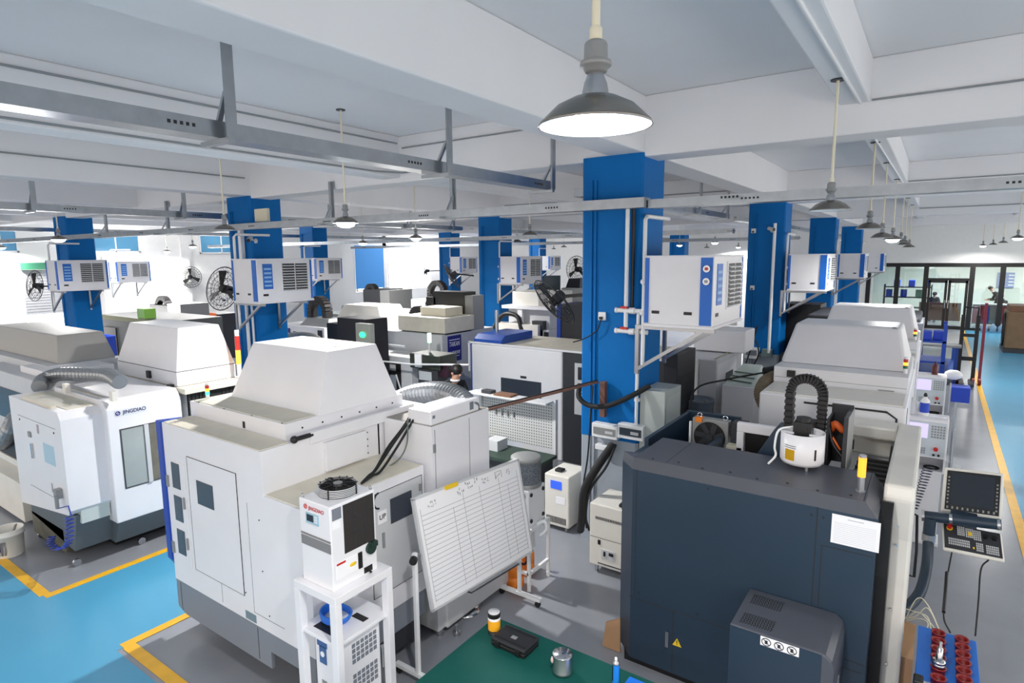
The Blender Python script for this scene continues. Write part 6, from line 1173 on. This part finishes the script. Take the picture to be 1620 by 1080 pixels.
# racks and carts by the aisle, office content
def frame(t, x0, x1, y0, y1, z, m, zs_=(), w=.05):
    for x in (x0, x1-w):
        for y in (y0, y1-w): MB().box(x, x+w, y, y+w, 0, z).build('leg', m, t)
    for k, zz in enumerate(zs_): MB().box(x0, x1, y0, y1, zz, zz+.04).build('shelf', m, t)
R1 = thing('tool_rack', 'blue steel rack with bins, left of the aisle beyond the operator panels', 'rack', (0,16.5,0)); frame(R1, -.28, .25, 16.0, 16.9, 1.75, BLUE, (.4,.9,1.35), .07)
for k, (x, y, z, lb) in enumerate(((-.22,16.1,1.39,'upper left blue bin on the blue rack beyond the panels'), (.0,16.2,1.39,'upper right blue bin on the blue rack beyond the panels'), (-.2,16.1,.44,'low blue bin on the blue rack beyond the panels'))):
    solo('bin', MB().box(x, x+.2, y, y+.3, z, z+.2), CRATE, lb, 'bin', 'blue bins on the blue rack', bevel=.02)
R2 = thing('workbench', 'blue frame workbench with grey sheet metal top near the aisle end', 'workbench', (.2,19.5,0)); frame(R2, -.3, .55, 18.6, 21.2, .95, mat('bench_blue', (30,70,150), .5), (.25,), .08); MB().box(-.34, .6, 18.5, 21.3, .95, 1.0).build('sheet_top', GREY, R2)
R3 = thing('hand_stacker', 'black and maroon hand pallet stacker beside the aisle', 'stacker', (.75,19,0)); MB().box(.55,.63,18.9,19.0,.05,1.75).box(.85,.93,18.9,19.0,.05,1.75).build('mast', BLACK, R3); MB().box(.55,.93,18.88,18.92,.6,.7).build('crossbar', BLACK, R3); MB().box(.55,.93,18.88,18.92,1.2,1.28).build('crossbar', BLACK, R3)
MB().box(1.0,1.06,19.0,19.1,.05,2.05).build('maroon_post', REDPIPE, R3); MB().box(.6,.7,18.2,19,.05,.12).box(.8,.9,18.2,19,.05,.12).build('fork', CHAR, R3)
for x in (.58,.9,1.03): MB().cyl((x-.03,18.85,.09),(x+.03,18.85,.09),.09).build('wheel', DKRED, R3)
MB().tube([(.6,18.85,1.75),(.6,18.8,1.95),(.88,18.8,1.95),(.88,18.85,1.75)], .025, 8).build('handle', BLACK, R3)
CB = thing('carton_stack', 'tall brown carton bundle strapped on a trolley at the right edge', 'cartons', (3.2,20,0)); a, c = at(1598,490,y=21), at(1600,545,z=0); X0 = at(1594,500,y=25.6).x
MB().box(X0, X0+1.3, 25.6, 27, .15, 1.35).build('carton', mat('carton_brown', (128,104,78), .8, noise=.1), CB, .02); MB().box(X0+.05, X0+1.3, 25.7, 26.9, 1.35, 1.55).build('lid', BROWNW, CB, .01); MB().box(X0-.03, X0+1.32, 25.55, 27.05, .0, .15).build('trolley', CHAR, CB)
MB().tube([Vector((X0-.05,25.9+.25*math.cos(t_),.75+.55*math.sin(t_))) for t_ in [k*math.pi/10 for k in range(20)]], .03, 7, closed=True).build('strap', BLACK, CB)
for k in range(6):
    x = mx[3]+.55+k*.28; solo('water_bottle', MB().lathe((x,YW-.5,0), [(.12,0),(.125,.02),(.12,.12),(.125,.24),(.05,.32),(.04,.36),(.001,.36)], 18), mat('blue_bottle_%d' % k, (120,150,176), .25) if k == 0 else bpy.data.materials['blue_bottle_0'], 'large blue water bottle standing in a row before the office glass', 'bottle', 'water bottles before the office')
# office interior
s_ = solo('notice_board', MB().box(at(1578,440,y=38.5).x, at(1605,440,y=38.5).x, 38.5, 38.58, at(1590,455,y=38.5).z, at(1590,431,y=38.5).z), mat('notice_blue', (84,120,176), .5), 'blue notice board with white lines on the office back wall', 'notice board')
a, c = at(1578,431,y=38.5), at(1605,455,y=38.5); nl = MB(); [nl.box(a.x+.1+(k % 2)*(c.x-a.x)*.5, a.x+(c.x-a.x)*(.42+.5*(k % 2)), 38.49, 38.5, c.z+.1+(k//2)*.16, c.z+.15+(k//2)*.16) for k in range(10)]; o_ = nl.build('printed_lines', PAPER, s_)
Ds = thing('office_desk', 'long office counter with blue front panels behind the glass', 'desk', (4,35,0)); MB().box(mx[3]+.2, XR-.1, 34.2, 35.0, .95, 1.0).build('counter_top', LGREY, Ds); MB().box(mx[3]+.8, mx[4]-.3, 34.2, 34.25, .15, .93).build('blue_panel', BLUE, Ds); MB().box(mx[3]+.2, mx[3]+.7, 34.2, 34.25, .15, .93).box(mx[4]+.1,mx[4]+.7,34.2,34.25,.15,.93).build('maroon_panel', REDPIPE, Ds); MB().box(mx[3]+.2, XR-.1, 34.3, 34.9, .1, .95).build('carcass', GREY, Ds)
D2 = thing('office_desk', 'office desk behind the glass door', 'desk', (.2,35.5,0)); MB().box(-.1, mx[3]-.2, 35.2, 36.0, .78, .82).build('desk_top', LGREY, D2); MB().box(xm+.1, mx[3]-.2, 35.15, 35.2, .1, .95).build('front_panel', BROWNW, D2); MB().box(-.05,.03,35.3,35.9,0,.78).build('leg', GREY, D2)
R4 = thing('storage_rack', 'dark shelf unit with blue boxes behind the office glass', 'rack', (-1.2,36,0)); frame(R4, -2.2, -.2, 35.6, 36.2, 1.75, BLKFRAME, (.6,1.1,1.6), .05)
for k in range(6): solo('bin', MB().box(-2.1+k*.31, -1.84+k*.31, 35.62, 36.1, 1.64 if k % 2 else 1.14, 1.98 if k % 2 else 1.5), CRATE if k != 4 else mat('green_bin', (110,150,130), .5), ('blue box on the dark office shelf, far left', 'blue box on the dark office shelf, second from left', 'blue box on the dark office shelf, left of the middle', 'blue box on the dark office shelf, right of the middle', 'green box on the dark office shelf', 'blue box on the dark office shelf, far right')[k], 'box', 'boxes on the dark office shelf', bevel=.02)
for x in (-.5, 3.4):
    l = bpy.data.lights.new('office_fill', 'AREA'); l.shape = 'RECTANGLE'; l.size = 1.2; l.size_y = .3; l.energy = 120; t = thing('added_light_panel', 'added unseen office ceiling light panel %s' % ('above the desk behind the door' if x < 0 else 'above the long counter'), 'ceiling light', (x,35.6,3.0)); MB().box(x-.6,x+.6,35.45,35.75,2.95,3.0).build('panel', LAMPON, t)  # unseen glowing panel and lamp added to brighten the office interior
    q = bpy.data.objects.new('office_fill', l); COL.objects.link(q); q.parent = t; q.location = (0,0,-.06)
# ================================================================ people
def person(label, base, face, skel, cloth=CLOTH, trous=None, hair=HAIR, hs=1.0):
    """skel: joint name -> point (metres, relative to base). One skinned body; clothing and hair are children."""
    t = thing('person', label, 'person', base); B0_ = Vector(base); J = {k: B0_+Vector(v) for k, v in skel.items()}
    def skin(name, chain, m, sub=2, root=0):
        names = []; vs = []; es = []; rs = []
        for path in chain:
            for i, (n_, r) in enumerate(path):
                if n_ not in names: names.append(n_); vs.append(J[n_]); rs.append(r)
                if i: es.append((names.index(path[i-1][0]), names.index(n_)))
        me = bpy.data.meshes.new(name); me.from_pydata(vs, es, []); o = bpy.data.objects.new(name, me); COL.objects.link(o)
        md = o.modifiers.new('skin', 'SKIN'); md.use_smooth_shade = True; o.modifiers.new('sub', 'SUBSURF').levels = sub; o.modifiers['sub'].render_levels = sub
        for i, r in enumerate(rs): me.skin_vertices[0].data[i].radius = r if isinstance(r, tuple) else (r, r)
        me.skin_vertices[0].data[root].use_root = True; me.materials.append(m); o.parent = t; o.matrix_parent_inverse = pinv(t); return o
    arms = lambda k: [[('chest',(.12,.10)),('sh_'+s,.055*k),('el_'+s,.042*k),('wr_'+s,.03*k)] for s in 'lr']
    legs = lambda k: [[('pelvis',(.13,.10)),('hip_'+s,.085*k),('kn_'+s,.06*k),('an_'+s,.042*k)] for s in 'lr']
    for s in 'lr':
        d = (J['wr_'+s]-J['el_'+s]).normalized(); sd = d.cross(Vector((0,0,1))); sd = sd.normalized() if sd.length > .1 else Vector((1,0,0)); J['pm_'+s] = J['wr_'+s]+d*.07
        for i in range(4): J['f%d_%s' % (i, s)] = J['pm_'+s]+d*(.055-.006*abs(i-1.3))+sd*(.026-.017*i)+Vector((0,0,-.015)); J['g%d_%s' % (i, s)] = J['pm_'+s]+d*(.02)+sd*(.024-.016*i)
        J['th_'+s] = J['wr_'+s]+d*.06+sd*.045
        J['toe_'+s] = J['an_'+s]+Vector((face[0]*.16, face[1]*.16, -.05))
    body = [[('pelvis',(.12,.09)),('waist',(.11,.085)),('chest',(.115,.09)),('neck',.05),('headc',(.075,.088)),('crown',(.06,.07))]]+legs(.9)+arms(.9)
    for s in 'lr': body += [[('an_'+s,.042),('toe_'+s,.03)], [('wr_'+s,.03),('pm_'+s,(.034,.016)),('th_'+s,.010)]]+[[('pm_'+s,(.034,.016)),('g%d_%s' % (i, s),.010),('f%d_%s' % (i, s),.008)] for i in range(4)]
    o = skin('body', body, SKIN)
    skin('jacket', [[('pelvis',(.15,.115)),('waist',(.145,.115)),('chest',(.15,.12)),('neck',(.062,.062))]]+[[('chest',(.15,.12)),('sh_'+s,.075),('el_'+s,.058),('wr_'+s,.043)] for s in 'lr'], cloth)
    skin('trousers', [[('pelvis',(.145,.115)),('hip_'+s,.098),('kn_'+s,.075),('an_'+s,.06)] for s in 'lr'], trous or CHAR)
    f = Vector((face[0], face[1], face[2] if len(face) > 2 else 0)).normalized(); sd = f.cross(Vector((0,0,1))).normalized(); up = sd.cross(f); hc = J['headc']+up*.015
    h = MB(); h.ball(hc-f*.018+up*.035, .102, 14, (.95,1.0,.92)); h.build('hair', hair, t)
    MB().ball(hc+f*.088-up*.012, .016, 8).build('nose', SKIN, t)
    for s in (-1, 1): MB().ball(hc+sd*s*.084-up*.01, .022, 8).build('ear', SKIN, t); MB().ball(hc+f*.078+sd*s*.032+up*.012, .009, 8).build('eye', BLACK, t)
    MB().ball(hc+f*.076-up*.055, .02, 8, (.8,.8,.3)).build('mouth', mat('lip', (176,104,94), .5), t)
    MB().tube([J['neck']+Vector((.066*math.cos(a), .066*math.sin(a), -.005)) for a in [k*math.pi/8 for k in range(16)]], .016, 6, closed=True).build('collar', PAPER, t)
    return t
def stand(face, H=1.62, lean=0.0, hands=None):
    f = Vector((face[0], face[1], 0)).normalized(); s = Vector((f.y, -f.x, 0)); k = H/1.7
    P_ = lambda u, v, w: tuple(s*u*k+f*v*k+Vector((0,0,w*k)))
    d = {'pelvis': P_(0,-.02*lean*5,.92), 'waist': P_(0,.12*lean,1.10), 'chest': P_(0,.45*lean,1.32), 'neck': P_(0,.75*lean,1.47), 'headc': P_(0,.75*lean+.035+.1*lean,1.59), 'crown': P_(0,.75*lean+.02+.1*lean,1.66)}
    for n_, u in (('l',-1), ('r',1)):
        d['hip_'+n_] = P_(.09*u,-.02,.86); d['kn_'+n_] = P_(.10*u,.02,.48); d['an_'+n_] = P_(.10*u,-.02,.085)
        d['sh_'+n_] = P_(.19*u,.42*lean,1.38); d['el_'+n_] = P_(.23*u,.42*lean+.10,1.12); d['wr_'+n_] = P_(.16*u,.42*lean+.32,1.10)
    return d
hp_ = at(722, 600, y=7.15); bx0 = hp_.x
person('dark haired man in black jacket leaning at the black operator panel', (bx0-.15, 7.15, 0), (.9,-.25,-.25), stand((.95,-.3), 1.62, .25))
person('person in dark grey bending over the office counter on the right', (at(1590,490,y=35.5).x-.1, 35.5, 0), (-.9,-.3,-.4), stand((-.95,-.2), 1.75, .55), CHAR, None)
person('person seated low behind the office counter beside the bending one', (at(1582,500,y=36.2).x, 36.2, -.36), (-.3,-.9,-.1), stand((-.3,-.95), 1.7, .1), CLOTH)
person('person sitting behind the glass office door, head bowed', (at(1476,480,y=36.6).x, 36.6, -.30), (.2,-.95,-.3), stand((.2,-.95), 1.66, .2), CLOTH)
